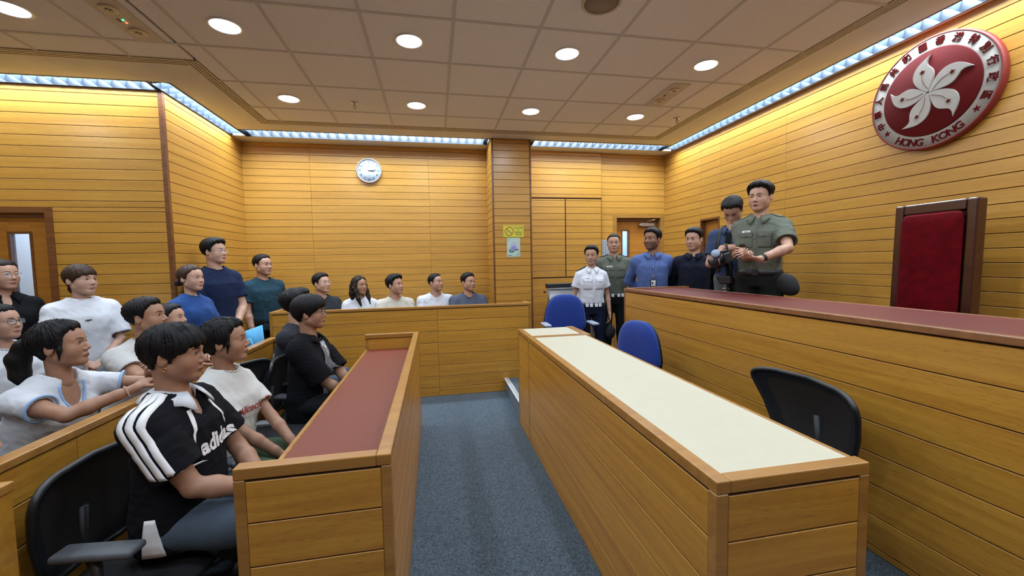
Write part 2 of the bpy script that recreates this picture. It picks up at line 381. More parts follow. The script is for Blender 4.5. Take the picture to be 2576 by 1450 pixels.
# left walls
wl = struct('wall_left')
DL1, DL0, DLT = -3.30, -4.34, 2.168
box('backing', DL1, XL, YL, YL+.1, 0, 3.5, JOINT, wl); box('backing', XFL, DL0, YL, YL+.1, 0, 3.5, JOINT, wl); box('backing', DL0, DL1, YL, YL+.1, DLT, 3.5, JOINT, wl)
planks(wl, (XFL, YL), (XL-.02, YL), DLT, CEIL, WLEV, WALLW); planks(wl, (DL1, YL), (XL-.02, YL), 0, DLT, WLEV, WALLW); planks(wl, (XFL, YL), (DL0, YL), 0, DLT, WLEV, WALLW)
ws = struct('wall_left_side')
box('backing', XL-.1, XL, YL+.02, YB, 0, 3.5, JOINT, ws)
planks(ws, (XL, YL+.02), (XL, YB), 0, CEIL, WLEV, WALLW)
box('corner_post', XL-.022, XL+.014, YL-.014, YL+.022, 0, CEIL, DARKW, ws)
d2 = glass_door('door_2', 'orange-brown veneer door with tall glass strip at the far left', DL0+.05, DL1-.05, YL+.06, 0, 2.09, -3.69, -3.53, 1.25, 1.95)
fr = struct('trim_3'); fr['label'] = 'brown wooden frame round the left door'
for a, b in ((DL0, DL0+.055), (DL1-.055, DL1)): box('jamb', a, b, YL-.02, YL+.12, 0, DLT, DARKW, fr)
box('head', DL0+.055, DL1-.055, YL-.02, YL+.12, 2.118, DLT, DARKW, fr); box('stop', DL0+.055, DL1-.055, YL+.03, YL+.1, 2.092, 2.118, BENCHCAP, fr)
# walls out of view close the room
tag(box('wall_far_left', XFL-.1, XFL, YREAR, YL+.1, 0, 3.5, WALLW), kind='structure'); tag(box('wall_rear', XFL-.1, XR+.1, YREAR-.1, YREAR, 0, 3.5, WALLW), kind='structure')

# ------------------------------------------------------------------ ceiling
cg = struct('ceiling')
box('slab', XFL-.1, XR+.2, YREAR-.1, YB+.2, 3.42, 3.5, PLASTER, cg)
GX, GY = -.425, 2.231
HOLES = [(1.075, 2.53)]
tile_cache = {}
def tile(x0, x1, y0, y1):
    g = .011; w, d = round(x1-x0-2*g, 4), round(y1-y0-2*g, 4)
    if w < .03 or d < .03: return
    if (w, d) not in tile_cache:
        bm = bmesh.new(); box_bm(bm, -w/2, w/2, -d/2, d/2, 0, .015, 0); tile_cache[w, d] = bm_mesh('tile', bm); tile_cache[w, d].materials.append(TILE)
    o = bpy.data.objects.new('tile', tile_cache[w, d]); COL.objects.link(o); o.parent = cg; o.location = ((x0+x1)/2, (y0+y1)/2, CEIL+.004)
BX0, BX1, BY1, BYL = -1.78, 2.93, 5.02, 3.68      # inner edges of the tile field
xs = [GX+.6*k for k in range(-8, 8)]; ysg = [GY+.6*k for k in range(-9, 7)]
for i in range(len(xs)-1):
    for j in range(len(ysg)-1):
        x0, x1, y0, y1 = xs[i], xs[i+1], ysg[j], ysg[j+1]
        a0, a1 = max(x0, BX0), min(x1, BX1); b1 = min(y1, BY1)
        if a1-a0 > .03 and b1-y0 > .03: tile(a0, a1, max(y0, YREAR), b1)
        a0, a1 = max(x0, XFL), min(x1, BX0); b1 = min(y1, BYL)
        if a1-a0 > .03 and b1-y0 > .03: tile(a0, a1, max(y0, YREAR), b1)
bm = bmesh.new()
for x in xs:
    if XFL < x < BX1: box_bm(bm, x-.0115, x+.0115, YREAR, BY1 if x > BX0 else BYL, CEIL, CEIL+.012)
for y in ysg:
    if YREAR < y < BY1: box_bm(bm, XFL if y < BYL else BX0, BX1, y-.0115, y+.0115, CEIL+.0005, CEIL+.0125)
link('tee_grid', bm_mesh('tee_grid', bm), GRID, cg)
S0, S1 = CEIL, CEIL+.03
for n, x0, x1, y0, y1 in (('soffit', -2.22, 3.36, 5.13, 5.37), ('soffit', 3.02, 3.36, YREAR, 5.13), ('soffit', -2.22, -1.87, 3.77, 5.13), ('soffit', XFL, -2.22, 3.77, 4.13),
                          ('soffit', -2.42, 3.60, 5.62, 5.90), ('soffit', .76, 1.33, 5.33, 5.62), ('soffit', 3.52, 3.60, YREAR, 5.62), ('soffit', XFL, XL, 4.30, 4.36), ('soffit', -2.42, -2.38, 4.30, 5.62)):
    box(n, x0, x1, y0, y1, S0, S1, PLASTER, cg)
# slot diffusers between tiles and soffit
SLOTB = new_mat('diffuser_beige', (.60, .53, .42), .5)
def diffuser(label, x0, x1, y0, y1):
    t = thing('linear_diffuser', label, 'air vent', ((x0+x1)/2, (y0+y1)/2, CEIL))
    box('throat', x0, x1, y0, y1, CEIL+.02, CEIL+.03, BLACKM, t)
    w = .09; n = 4
    for k in range(n):
        a = k*w/(n-1)*.86; b = a+.013
        if x1-x0 > y1-y0: box('fin', x0, x1, y0+a, y0+b, CEIL-.002, CEIL+.018, SLOTB, t)
        else: box('fin', x0+a, x0+b, y0, y1, CEIL-.002, CEIL+.018, SLOTB, t)
diffuser('slotted beige air diffuser along the ceiling edge before the clock wall', BX0-.09, 3.02, 5.02, 5.11)
diffuser('slotted beige air diffuser along the ceiling edge beside the emblem wall', 2.93, 3.02, YREAR, 5.02)
diffuser('short slotted beige air diffuser running back from the left ceiling corner', -1.87, -1.78, 3.68, 5.02)
diffuser('slotted beige air diffuser along the ceiling edge above the left door', XFL, -1.87, 3.68, 3.77)
# cove lights
TUBE = new_mat('lit_tube', (.9, .95, 1), .4, emit=(.55, .80, 1), estr=6)
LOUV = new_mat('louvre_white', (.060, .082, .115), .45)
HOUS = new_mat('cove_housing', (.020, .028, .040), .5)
CLAB = {'back': 'recessed fluorescent cove light with louvres above the clock', 'back_right': 'recessed fluorescent cove light with louvres above the cupboard and far door',
        'right': 'long recessed fluorescent cove light with louvres above the emblem', 'left_side': 'recessed fluorescent cove light with louvres above the tall navy-shirted man', 'left': 'recessed fluorescent cove light with louvres above the left door'}
for n, x0, x1, y0, y1 in COVES:
    t = thing('cove_light', CLAB[n], 'ceiling light', ((x0+x1)/2, (y0+y1)/2, CEIL))
    alongx = x1-x0 > y1-y0
    top = CEIL+.15
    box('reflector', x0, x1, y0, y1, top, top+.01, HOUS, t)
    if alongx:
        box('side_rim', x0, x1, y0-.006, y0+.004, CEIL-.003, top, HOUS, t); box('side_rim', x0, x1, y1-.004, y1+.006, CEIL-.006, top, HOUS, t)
        tube('tube', [(x0+.05-t.location.x, 0, .137), (x1-.05-t.location.x, 0, .137)], .010, TUBE, t)
        L, wd_, ang = x1-x0, y1-y0, 0
    else:
        box('side_rim', x0-.006, x0+.004, y0, y1, CEIL-.003, top, HOUS, t); box('side_rim', x1-.004, x1+.006, y0, y1, CEIL-.006, top, HOUS, t)
        tube('tube', [(0, y0+.05-t.location.y, .137), (0, y1-.05-t.location.y, .137)], .010, TUBE, t)
        L, wd_, ang = y1-y0, x1-x0, PI/2
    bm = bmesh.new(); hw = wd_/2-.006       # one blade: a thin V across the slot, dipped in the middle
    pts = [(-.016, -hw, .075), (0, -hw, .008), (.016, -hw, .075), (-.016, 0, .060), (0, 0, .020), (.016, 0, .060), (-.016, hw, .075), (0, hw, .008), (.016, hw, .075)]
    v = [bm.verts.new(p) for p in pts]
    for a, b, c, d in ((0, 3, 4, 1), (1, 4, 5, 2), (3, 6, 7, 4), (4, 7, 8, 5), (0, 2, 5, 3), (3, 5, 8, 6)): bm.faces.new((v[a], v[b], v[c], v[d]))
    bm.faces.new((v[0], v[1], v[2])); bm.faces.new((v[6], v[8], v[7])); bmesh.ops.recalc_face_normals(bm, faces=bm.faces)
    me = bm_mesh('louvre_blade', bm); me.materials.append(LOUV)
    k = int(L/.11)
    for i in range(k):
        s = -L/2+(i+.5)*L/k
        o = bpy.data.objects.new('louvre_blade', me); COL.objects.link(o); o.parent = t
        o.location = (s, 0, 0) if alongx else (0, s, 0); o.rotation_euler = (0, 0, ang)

# downlights
LENS = new_mat('downlight_lens', (1, 1, 1), .4, emit=(.80, .90, 1), estr=9)
RIM = new_mat('downlight_rim', (.78, .78, .76), .3, metal=.3)
bm = bmesh.new(); lathe_bm(bm, [(.083, .028), (.085, .0), (.104, -.006), (.108, .0), (.108, .006)], 32, None, False); rim_me = bm_mesh('rim', bm); rim_me.materials.append(RIM)
rim_me.polygons.foreach_set('use_smooth', [True]*len(rim_me.polygons))
bm = bmesh.new(); lathe_bm(bm, [(.0001, -.003), (.085, -.002), (.085, .004), (.0001, .004)], 32); lens_me = bm_mesh('lens', bm); lens_me.materials.append(LENS)
rowname = {3.14: 'nearer', 4.36: 'farther'}
place = {-2.53: 'leftmost, at the picture edge', -1.333: 'above the left gallery', -.13: 'left of the middle', 1.07: 'right of the middle', 2.288: 'closest to the emblem wall'}
for x, y in DOWNLIGHTS:
    if y < 3: lab = 'round white ceiling downlight above the picture, %s row, %s' % ({1.94: 'first', .74: 'second', -.46: 'third'}[y]+' hidden', place[x]); grp = 'downlights above the picture'
    elif x < -3: lab = 'round white ceiling downlight beyond the left picture edge'; grp = 'downlights in rows'
    else: lab = 'round white ceiling downlight of the %s row, %s' % (rowname[y], place[x]); grp = 'downlights in rows'
    if y < 1: pass
    t = thing('downlight', lab, 'downlight', (x, y, CEIL), group=grp)
    link('rim', rim_me, parent=t); link('lens', lens_me, parent=t)
# speaker grille, sprinklers, emergency light units
sp = thing('ceiling_speaker', 'round grey-beige speaker grille flush in a ceiling tile', 'speaker', (1.082, 2.50, CEIL))
lathe('rim', [(.125, .004), (.125, -.006), (.110, -.008), (.108, -.004)], SLOTB, sp, 40, cap=False)
lathe('grille', [(.0001, -.007), (.108, -.004), (.108, .004)], new_mat('grille_mesh', (.30, .25, .20), .7, noise=.3, nscale=500, bump=.5, bscale=800), sp, 40)
BRASS = new_mat('sprinkler_metal', (.35, .30, .22), .3, metal=1)
for x, y, lab in ((-.732, 4.37, 'small metal fire sprinkler in the ceiling above the clock'), (2.788, 4.33, 'small metal fire sprinkler near the right ceiling diffuser')):
    t = thing('fire_sprinkler', lab, 'sprinkler', (x, y, CEIL), group='ceiling sprinklers')
    lathe('escutcheon', [(.0001, .004), (.036, .002), (.032, -.008), (.012, -.014), (.0001, -.014)], CHROME, t, 20)
    lathe('stem', [(.008, -.01), (.008, -.028), (.004, -.03)], BRASS, t, 10)
    for s in (-1, 1): tube('frame_arm', [(s*.008, 0, -.024), (s*.013, 0, -.036), (s*.004, 0, -.052)], .0025, BRASS, t, 6)
    lathe('deflector', [(.0001, -.052), (.018, -.054), (.0001, -.056)], BRASS, t, 12)
EMP = new_mat('emergency_plate', (.60, .54, .46), .5); EMC = new_mat('emergency_lamp_cream', (.75, .66, .45), .4)
REDLED = new_mat('red_led', (.8, .05, .02), .4, emit=(1, .08, .04), estr=6); GRNLED = new_mat('green_led', (.05, .8, .2), .4, emit=(.05, 1, .25), estr=5)
for x, y, lab in ((-1.93, 3.158, 'twin emergency light unit with red and green indicator at upper left'), (2.302, 3.751, 'twin emergency light unit in the ceiling tile near the right diffuser')):
    t = thing('emergency_light', lab, 'emergency light', (x, y, CEIL), group='emergency light units')
    lbox('plate', -.09, .09, -.26, .26, -.006, .003, EMP, t, .003)
    for s in (-1, 1):
        lathe('lamp_ring', [(.020, -.004), (.046, -.006), (.050, -.013), (.040, -.020), (.022, -.016)], EMC, t, 24, cap=False, loc=(0, s*.13, 0))
        lathe('lamp', [(.0001, -.018), (.015, -.017), (.022, -.010)], new_mat('lamp_dark', (.10, .09, .07), .2), t, 16, loc=(0, s*.13, 0))
        for k in range(3): lbox('lamp_bar', -.022, .022, -.003, .003, -.021, -.017, EMC, t, loc=(0, s*.13, 0), rot=(0, 0, k*PI/3))
    lathe('indicator', [(.0001, -.012), (.006, -.010), (.007, -.005)], REDLED if x < 0 else WHITEM, t, 10, loc=(.0, .02, 0))
    lathe('indicator', [(.0001, -.012), (.006, -.010), (.007, -.005)], GRNLED if x < 0 else WHITEM, t, 10, loc=(.0, -.01, 0))
    lbox('test_switch', -.03, -.02, -.02, .01, -.010, -.005, BLACKP, t)
# ------------------------------------------------------------------ furniture: desks, bench, partitions
def framed_face(t, p0, p1, z0, z1, levels, mat=DESKW, post=.04, top=.0, frame=CAPW, ends=(True, True), gap=.005):
    """plank panel between two posts on the face p0->p1 of thing t (world plan points)"""
    d = Vector((p1[0]-p0[0], p1[1]-p0[1])); L = d.length; d /= L
    a = Vector(p0)+d*(post if ends[0] else 0); b = Vector(p1)-d*(post if ends[1] else 0)
    planks(t, (a.x, a.y), (b.x, b.y), z0, z1, levels, mat, gap=gap, proud=.004)
def lev(top, pitch, n=14, first=None): return [ (first if first is not None else top-pitch)-pitch*k for k in range(n)]

# left counsel desk ---------------------------------------------------------------------------
LX0, LX1, LY0, LY1, LT = -.667, -.168, 1.432, 4.06, .945
ld = thing('counsel_desk', 'long wooden desk with dark red writing top before the seated students', 'desk', ((LX0+LX1)/2, (LY0+LY1)/2, 0))
P = .035
core = JOINT
box('side_core', LX1-.030, LX1-.005, LY0+.03, LY1-.03, 0, LT-.045, core, ld); box('end_core', LX0+.02, LX1-.03, LY0+.005, LY0+.030, 0, LT-.045, core, ld); box('end_core', LX0+.02, LX1-.03, LY1-.03, LY1-.005, 0, LT-.045, core, ld)
box('side_lining', LX1-.045, LX1-.030, LY0+.03, LY1-.03, .05, LT-.045, DESKW, ld); box('end_lining', LX0+.03, LX1-.045, LY1-.045, LY1-.03, .05, LT-.045, DESKW, ld); box('end_lining', LX0+.03, LX1-.045, LY0+.03, LY0+.045, .05, LT-.045, DESKW, ld)
for x0, x1, y0, y1 in ((LX0, LX0+P, LY0, LY0+P), (LX1-P, LX1, LY0, LY0+P), (LX0, LX0+P, LY1-P, LY1), (LX1-P, LX1, LY1-P, LY1)): box('corner_post', x0, x1, y0, y1, 0, LT-.04, CAPW, ld, .003)
R = .050
box('top_rail', LX1-R, LX1, LY0, LY1, LT-.04, LT, CAPW, ld, .004, 2); box('top_rail', LX0, LX1-R, LY0, LY0+R, LT-.04, LT, CAPW, ld, .004, 2); box('top_rail', LX0, LX1-R, LY1-R, LY1, LT-.04, LT, CAPW, ld, .004, 2)
LV = lev(0, .152, first=LT-.04-.150)
planks(ld, (LX1-.005, LY0+P), (LX1-.005, LY1-P), .0, LT-.046, LV, DESKW, proud=.003, gap=.005); planks(ld, (LX0+P, LY0+.005), (LX1-P, LY0+.005), .0, LT-.046, LV, DESKW, proud=.003, gap=.005)
planks(ld, (LX1-P, LY1-.005), (LX0+P, LY1-.005), .0, LT-.046, LV, DESKW, proud=.003, gap=.005)
box('board', LX0+.02, LX1-.045, LY0+.045, LY1-.045, .765, .795, DESKW, ld); box('writing_top', LX0+.025, LX1-.046, LY0+.046, LY1-.046, .795, .80, REDTOP, ld); box('front_edge', LX0+.002, LX0+.024, LY0+.046, LY1-.046, .760, .803, CAPW, ld, .003)

# right clerk desk ----------------------------------------------------------------------------
RX0, RX1, RY0, RYD, RY1, RT = .79, 1.335, 1.015, 3.45, 3.895, .95
rd = thing('clerk_desk', 'long wooden clerk desk with cream top in the middle of the court', 'desk', ((RX0+RX1)/2, (RY0+RY1)/2, 0))
box('side_core', RX0+.005, RX0+.030, RY0+.03, RY1-.03, 0, RT-.045, core, rd); box('end_core', RX0+.03, RX1-.02, RY0+.005, RY0+.03, 0, RT-.045, core, rd); box('end_core', RX0+.03, RX1-.02, RY1-.03, RY1-.005, 0, RT-.045, core, rd)
for x0, x1, y0, y1 in ((RX0, RX0+.04, RY0, RY0+.04), (RX1-P, RX1, RY0, RY0+P), (RX0, RX0+.04, RYD-.02, RYD+.02), (RX0, RX0+P, RY1-P, RY1), (RX1-P, RX1, RY1-P, RY1)): box('corner_post', x0, x1, y0, y1, 0, RT-.04, CAPW, rd, .003)
box('top_rail', RX0, RX0+.048, RY0, RY1, RT-.04, RT, CAPW, rd, .004, 2); box('top_rail', RX0+.048, RX1, RY0, RY0+.048, RT-.04, RT, CAPW, rd, .004, 2)
box('divider_rail', RX0+.048, RX1+.02, RYD-.05, RYD+.01, RT-.04, RT+.004, CAPW, rd, .004, 2); box('end_rail', RX1-.045, RX1+.02, RYD+.01, RY1, RT-.04, RT+.004, CAPW, rd, .004, 2)
box('board', RX0+.03, RX1-.02, RY0+.03, RY1-.01, RT-.04, RT-.008, DESKW, rd)
box('cream_top', RX0+.048, RX1-.03, RY0+.048, RYD-.05, RT-.008, RT-.003, CREAM, rd); box('cream_top', RX0+.048, RX1-.045, RYD+.01, RY1-.008, RT-.008, RT-.003, CREAM, rd); box('front_edge', RX1-.029, RX1-.012, RY0+.049, RYD-.051, RT-.042, RT-.001, CAPW, rd, .003)
LV = lev(0, .152, first=RT-.045-.146)
planks(rd, (RX0+.005, RYD-.02), (RX0+.005, RY0+.04), 0, RT-.046, LV, DESKW, proud=.003, gap=.005); planks(rd, (RX0+.005, RY1-P), (RX0+.005, RYD+.02), 0, RT-.046, LV, DESKW, proud=.003, gap=.005)
planks(rd, (RX0+.04, RY0+.005), (RX1-P, RY0+.005), PLAT, RT-.046, LV, DESKW, proud=.003, gap=.005)
planks(rd, (RX1-P, RY1-.005), (RX0+P, RY1-.005), PLAT, RT-.046, LV, DESKW, proud=.003, gap=.005)

# judge's bench ---------------------------------------------------------------------------------
JX, JX1, JY0, JY1, JT = 2.05, 2.72, -.6, 4.165, 1.30
jb = thing('judge_bench', 'high wooden judge bench with burgundy top along the emblem wall', 'bench', (2.4, 2, PLAT))
box('core', JX+.012, JX+.04, JY0, JY1-.03, PLAT, JT-.04, JOINT, jb); box('end_core', JX+.012, JX1+.05, JY1-.04, JY1-.012, PLAT, JT-.04, JOINT, jb)
box('corner_post', JX, JX+.02, JY1-.02, JY1, PLAT, JT-.034, BENCHCAP, jb)
box('front_rail', JX-.004, JX+.040, JY0, JY1, JT-.034, JT, BENCHCAP, jb, .005, 2); box('end_rail', JX+.040, JX1+.09, JY1-.06, JY1, JT-.034, JT+.004, BENCHCAP, jb, .005, 2)
box('board', JX+.03, JX1, JY0, JY1-.03, JT-.05, JT-.018, BENCHCAP, jb); box('burgundy_top', JX+.040, JX1-.008, JY0, JY1-.06, JT-.018, JT-.010, REDTOP2, jb); box('inner_edge', JX1-.008, JX1+.012, JY0, JY1-.06, JT-.06, JT-.008, BENCHCAP, jb, .003)
LV = [1.105-.152*k for k in range(8)]
planks(jb, (JX+.012, JY1-.02), (JX+.012, JY0), PLAT, JT-.040, LV, DESKW, proud=.008, gap=.005)
planks(jb, (JX1+.05, JY1-.012), (JX+.02, JY1-.012), PLAT, JT-.040, LV, DESKW, proud=.008, gap=.005)
box('back_panel', JX1-.06, JX1-.04, JY0, JY1-.06, DAIS+.0, JT-.05, DESKW, jb)

# rear dock front ----------------------------------------------------------------------------
KY, KX0, KX1, KT = 4.94, -1.83, 1.178, 1.10
dk = thing('dock_partition', 'waist-high plank partition in front of the five seated listeners', 'partition', (-.3, KY, 0))
box('core', KX0+.02, KX1-.02, KY+.012, KY+.04, 0, KT-.03, JOINT, dk); box('inner_lining', KX0+.02, KX1-.02, KY+.04, KY+.055, 0, KT-.03, DESKW, dk)
for x0, x1 in ((KX0, KX0+.03), (KX1-.03, KX1)): box('corner_post', x0, x1, KY, KY+.06, PLAT if x0 > 0 else 0, KT-.03, CAPW, dk, .003)
box('top_rail', KX0, KX1, KY-.002, KY+.065, KT-.03, KT, CAPW, dk, .004, 2)
LV = [KT-.03-.1375*k-.142 for k in range(9)]
planks(dk, (KX0+.03, KY+.012), (.02, KY+.012), 0, KT-.036, LV, DESKW, proud=.008, gap=.005); planks(dk, (.02, KY+.012), (KX1-.03, KY+.012), 0, KT-.036, LV, DESKW, proud=.008, gap=.005)
box('return_rail', KX1-.065, KX1, KY+.065, KY+.30, KT-.03, KT, CAPW, dk, .004, 2); box('return_panel', KX1-.055, KX1-.006, KY+.06, KY+.29, PLAT, KT-.03, DESKW, dk)
box('return_rail', KX0, KX0+.065, KY+.065, KY+.55, KT-.03, KT, CAPW, dk, .004, 2); box('return_panel', KX0+.006, KX0+.055, KY+.06, KY+.54, 0, KT-.03, DESKW, dk)

# public gallery rail ------------------------------------------------------------------------
GXR, GT, GYC, GYN = -1.47, .95, 4.11, .35
gr = thing('gallery_partition', 'long waist-high wooden partition that the leaning spectators sit behind', 'partition', (GXR, 2.3, 0))
box('core', GXR-.05, GXR-.012, GYN, GYC, 0, GT-.03, JOINT, gr)
box('top_rail', GXR-.062, GXR+.004, GYN, GYC, GT-.032, GT, CAPW, gr, .004, 2); box('return_rail', GXR+.004, GXR+.42, GYC-.064, GYC, GT-.032, GT, CAPW, gr, .004, 2)
box('return_core', GXR, GXR+.41, GYC-.045, GYC-.018, 0, GT-.032, JOINT, gr)
LV = [GT-.032-.142-.152*k for k in range(8)]
for a, b in ((GYN, 1.95), (1.95, GYC-.06)): planks(gr, (GXR-.012, a), (GXR-.012, b), 0, GT-.036, LV, DESKW, proud=.008, gap=.005)
planks(gr, (GXR+.0, GYC-.045), (GXR+.41, GYC-.045), 0, GT-.036, LV, DESKW, proud=.008, gap=.005)
box('back_face', GXR-.062, GXR-.05, GYN, GYC, 0, GT-.032, DESKW, gr)
pp = thing('partition_post', 'plain wooden partition end at the bottom left picture corner', 'partition', (-1.36, 1.2, 0))
box('panel', -1.425, -1.315, .25, 1.500, 0, GT-.03, DESKW, pp, .002); box('top_rail', -1.43, -1.31, .25, 1.505, GT-.03, GT, CAPW, pp, .004, 2)
# ------------------------------------------------------------------ chairs
def mesh_mat():
    m = bpy.data.materials.new('chair_mesh'); m.use_nodes = True; N, L = nodes_of(m); I = N['Principled BSDF'].inputs
    I['Roughness'].default_value = .7; tc = N.new('ShaderNodeTexCoord')
    wv = N.new('ShaderNodeTexWave'); wv.wave_type = 'BANDS'; wv.bands_direction = 'Z'; wv.inputs['Scale'].default_value = 26; wv.inputs['Distortion'].default_value = 0
    L.new(tc.outputs['Object'], wv.inputs['Vector'])
    r = N.new('ShaderNodeValToRGB'); r.color_ramp.elements[0].color = (.004, .004, .005, 1); r.color_ramp.elements[1].color = (.022, .020, .020, 1); L.new(wv.outputs['Fac'], r.inputs['Fac']); L.new(r.outputs['Color'], I['Base Color'])
    mr = N.new('ShaderNodeMapRange'); mr.inputs['To Min'].default_value = .97; mr.inputs['To Max'].default_value = 1; L.new(wv.outputs['Fac'], mr.inputs['Value']); L.new(mr.outputs[0], I['Alpha'])
    return m
MESHM = mesh_mat()
ARMG = new_mat('armrest_grey', (.075, .082, .095), .5)
def pad_surface(name, outline, thick, curve, mat, parent, loc, rot=None, bulge=.02, n=40, rings=6, ctr=(0, 0)):
    """cushion-like panel: outline(theta) -> (x, z); front faces +y, bent by curve*x^2"""
    bm = bmesh.new(); F, Bk = [], []
    for side, store in ((1, F), (-1, Bk)):
        for i in range(rings+1):
            r = math.sin(i/rings*PI/2); row = []
            for k in range(n):
                x, z = outline(k*2*PI/n); x = ctr[0]+(x-ctr[0])*r; z = ctr[1]+(z-ctr[1])*r
                y = curve*x*x+side*thick/2*math.sqrt(max(1-r**4, 0))+(bulge*(1-r*r) if side > 0 else 0)
                row.append(bm.verts.new((x, y, z)))
            store.append(row)
    for S, flip in ((F, 0), (Bk, 1)):
        for A, B in zip(S, S[1:]):
            for k in range(n):
                q = (A[k], A[(k+1) % n], B[(k+1) % n], B[k]); bm.faces.new(q)
    bmesh.ops.remove_doubles(bm, verts=bm.verts, dist=1e-5)
    bmesh.ops.recalc_face_normals(bm, faces=bm.faces)
    return link(name, bm_mesh(name, bm), mat, parent, loc, rot, smooth=True)
def sup(w, h, zc, e=3.2, taper=0.0):
    """superellipse outline; taper > 0 makes the top wider than the bottom"""
    def f(t):
        c, q = math.cos(t), math.sin(t); x = w*np.sign(c)*abs(c)**(2/e); z = h*np.sign(q)*abs(q)**(2/e)
        return float(x*(1+taper*z/h)), float(zc+z)
    return f
def chair_base(t, seat_z, cast=True):
    for k in range(5):
        a = k*2*PI/5+.3; c, s = math.cos(a), math.sin(a)
        tube('base_leg', [(0, 0, .10), (c*.15, s*.15, .095), (c*.28, s*.28, .07)], .02, BLACKP, t, 8, rad=[.026, .022, .016])
        lathe('castor', [(.012, -.012), (.026, -.010), (.026, .010), (.012, .012)], BLACKP, t, 14, M=Matrix.Rotation(PI/2, 4, 'X') , loc=(c*.28, s*.28, .027))
    lathe('gas_column', [(.026, .08), (.026, .24), (.017, .24), (.017, seat_z-.05)], BLACKP, t, 16)
    lbox('mechanism', -.09, .09, -.10, .10, seat_z-.075, seat_z-.045, BLACKP, t, .01)
def arms_T(t, seat_z, h=.20, x=.27, pad=.24, padm=ARMG, tilt=0):
    for s in (-1, 1):
        tube('arm_post', [(s*.16, -.02, seat_z-.05), (s*(x-.02), -.02, seat_z-.05), (s*x, -.02, seat_z-.01), (s*x, -.02, seat_z+h)], .017, BLACKP, t, 8)
        lbox('arm_pad', s*x-.04, s*x+.04, -pad/2-.02, pad/2, seat_z+h, seat_z+h+.028, padm, t, .012, 3, smooth=True)
def mesh_chair(label, loc, rotz, top=.86, bot=.47, w=.25, seat_z=.44, arm_h=.19, tilt=.10, arms=True, group='black mesh-back office chairs'):
    t = thing('office_chair', label, 'chair', loc, rotz, group)
    chair_base(t, seat_z)
    pad_surface('seat', sup(.25, .235, 0, 4), .07, 0, BLACKF, t, (0, 0, seat_z), (-PI/2, 0, 0), bulge=.01)
    zc, hz = (top+bot)/2, (top-bot)/2; out = sup(w*.90, hz, 0, 6.5, .22); n = 44
    b = bpy.data.objects.new('backrest', None)
    bm = bmesh.new(); pts = []
    for k in range(n):
        x, z = out(k*2*PI/n); pts.append((x, .9*x*x-.035*math.cos(z/hz*1.3), z))
    tube_bm(bm, pts, .013, 8, closed=True); bmesh.ops.recalc_face_normals(bm, faces=bm.faces)
    bpy.data.objects.remove(b)
    fr = link('back_frame', bm_mesh('back_frame', bm), BLACKP, t, (0, -.245, zc), (-tilt, 0, 0), smooth=True)
    bm = bmesh.new(); rows = []
    for i in range(13):
        r = i/12; row = []
        for k in range(n):
            x, z = out(k*2*PI/n); x *= r; z *= r; row.append(bm.verts.new((x, .9*x*x-.035*math.cos(z/hz*1.3), z)))
        rows.append(row)
    for A, B in zip(rows, rows[1:]):
        for k in range(n): bm.faces.new((A[k], A[(k+1) % n], B[(k+1) % n], B[k]))
    bmesh.ops.remove_doubles(bm, verts=bm.verts, dist=1e-5)
    link('back_mesh', bm_mesh('back_mesh', bm), MESHM, t, (0, -.245, zc), (-tilt, 0, 0), smooth=True)
    bm = bmesh.new(); rows = []                     # solid upper border of the mesh
    for k in range(n):
        x, z = out(k*2*PI/n); rows.append([bm.verts.new((x*r, .9*(x*r)**2-.035*math.cos(z*r/hz*1.3)+.003, z*r)) for r in (1, .80)])
    for k in range(n): bm.faces.new((rows[k][0], rows[(k+1) % n][0], rows[(k+1) % n][1], rows[k][1]))
    link('back_border', bm_mesh('back_border', bm), BLACKP, t, (0, -.245, zc), (-tilt, 0, 0), smooth=True)
    tube('back_stem', [(0, -.08, seat_z-.055), (0, -.24, seat_z-.04), (0, -.30, seat_z+.06), (0, -.285, zc)], .022, BLACKP, t, 8)
    if arms: arms_T(t, seat_z, arm_h, .255)
    return t
def blue_chair(label, loc, rotz, top=.92, bot=.50, w=.225, seat_z=.47, arms=True, tilt=.08):
    t = thing('office_chair', label, 'chair', loc, rotz, 'blue fabric office chairs')
    chair_base(t, seat_z)
    pad_surface('seat', sup(.24, .23, 0, 3.4), .08, 0, BLUEF, t, (0, 0, seat_z), (-PI/2, 0, 0), bulge=.015)
    zc, hz = (top+bot)/2, (top-bot)/2; out = sup(w, hz, 0, 3.0, -.16)
    pad_surface('backrest', out, .07, .55, BLUEF, t, (0, -.22, zc), (-tilt, 0, 0), bulge=.015)
    o2 = sup(w*1.02, hz*1.01, 0, 3.0, -.16); pad_surface('back_shell', o2, .05, .55, BLACKP, t, (0, -.245, zc), (-tilt, 0, 0), bulge=-.01)
    tube('back_stem', [(0, -.08, seat_z-.055), (0, -.25, seat_z-.04), (0, -.30, seat_z+.06), (0, -.28, zc)], .022, BLACKP, t, 8)
    if arms: arms_T(t, seat_z, .22, .275, .22, new_mat('armrest_pale', (.30, .34, .42), .5))
    return t
CHAIRS = {}
mesh_chair('black mesh-back office chair carrying the student in the striped sports shirt', (-1.13, 1.84, 0), -PI/2-.10, top=.87, bot=.46, w=.27, seat_z=.43)
mesh_chair('black mesh-back office chair under the girl in the off-white tee', (-1.10, 2.42, 0), -PI/2, top=.82)
mesh_chair('empty black mesh-back office chair between the girl and the boy in black', (-1.12, 2.95, 0), -PI/2-.30, top=.94, bot=.50, w=.26)
mesh_chair('black mesh-back office chair under the boy in the open black overshirt', (-.98, 3.38, 0), -PI/2, top=.90, arms=False, w=.22)
mesh_chair('black mesh-back office chair carrying the man in the charcoal tee', (-1.12, 3.83, 0), -PI/2, top=.88, w=.22)
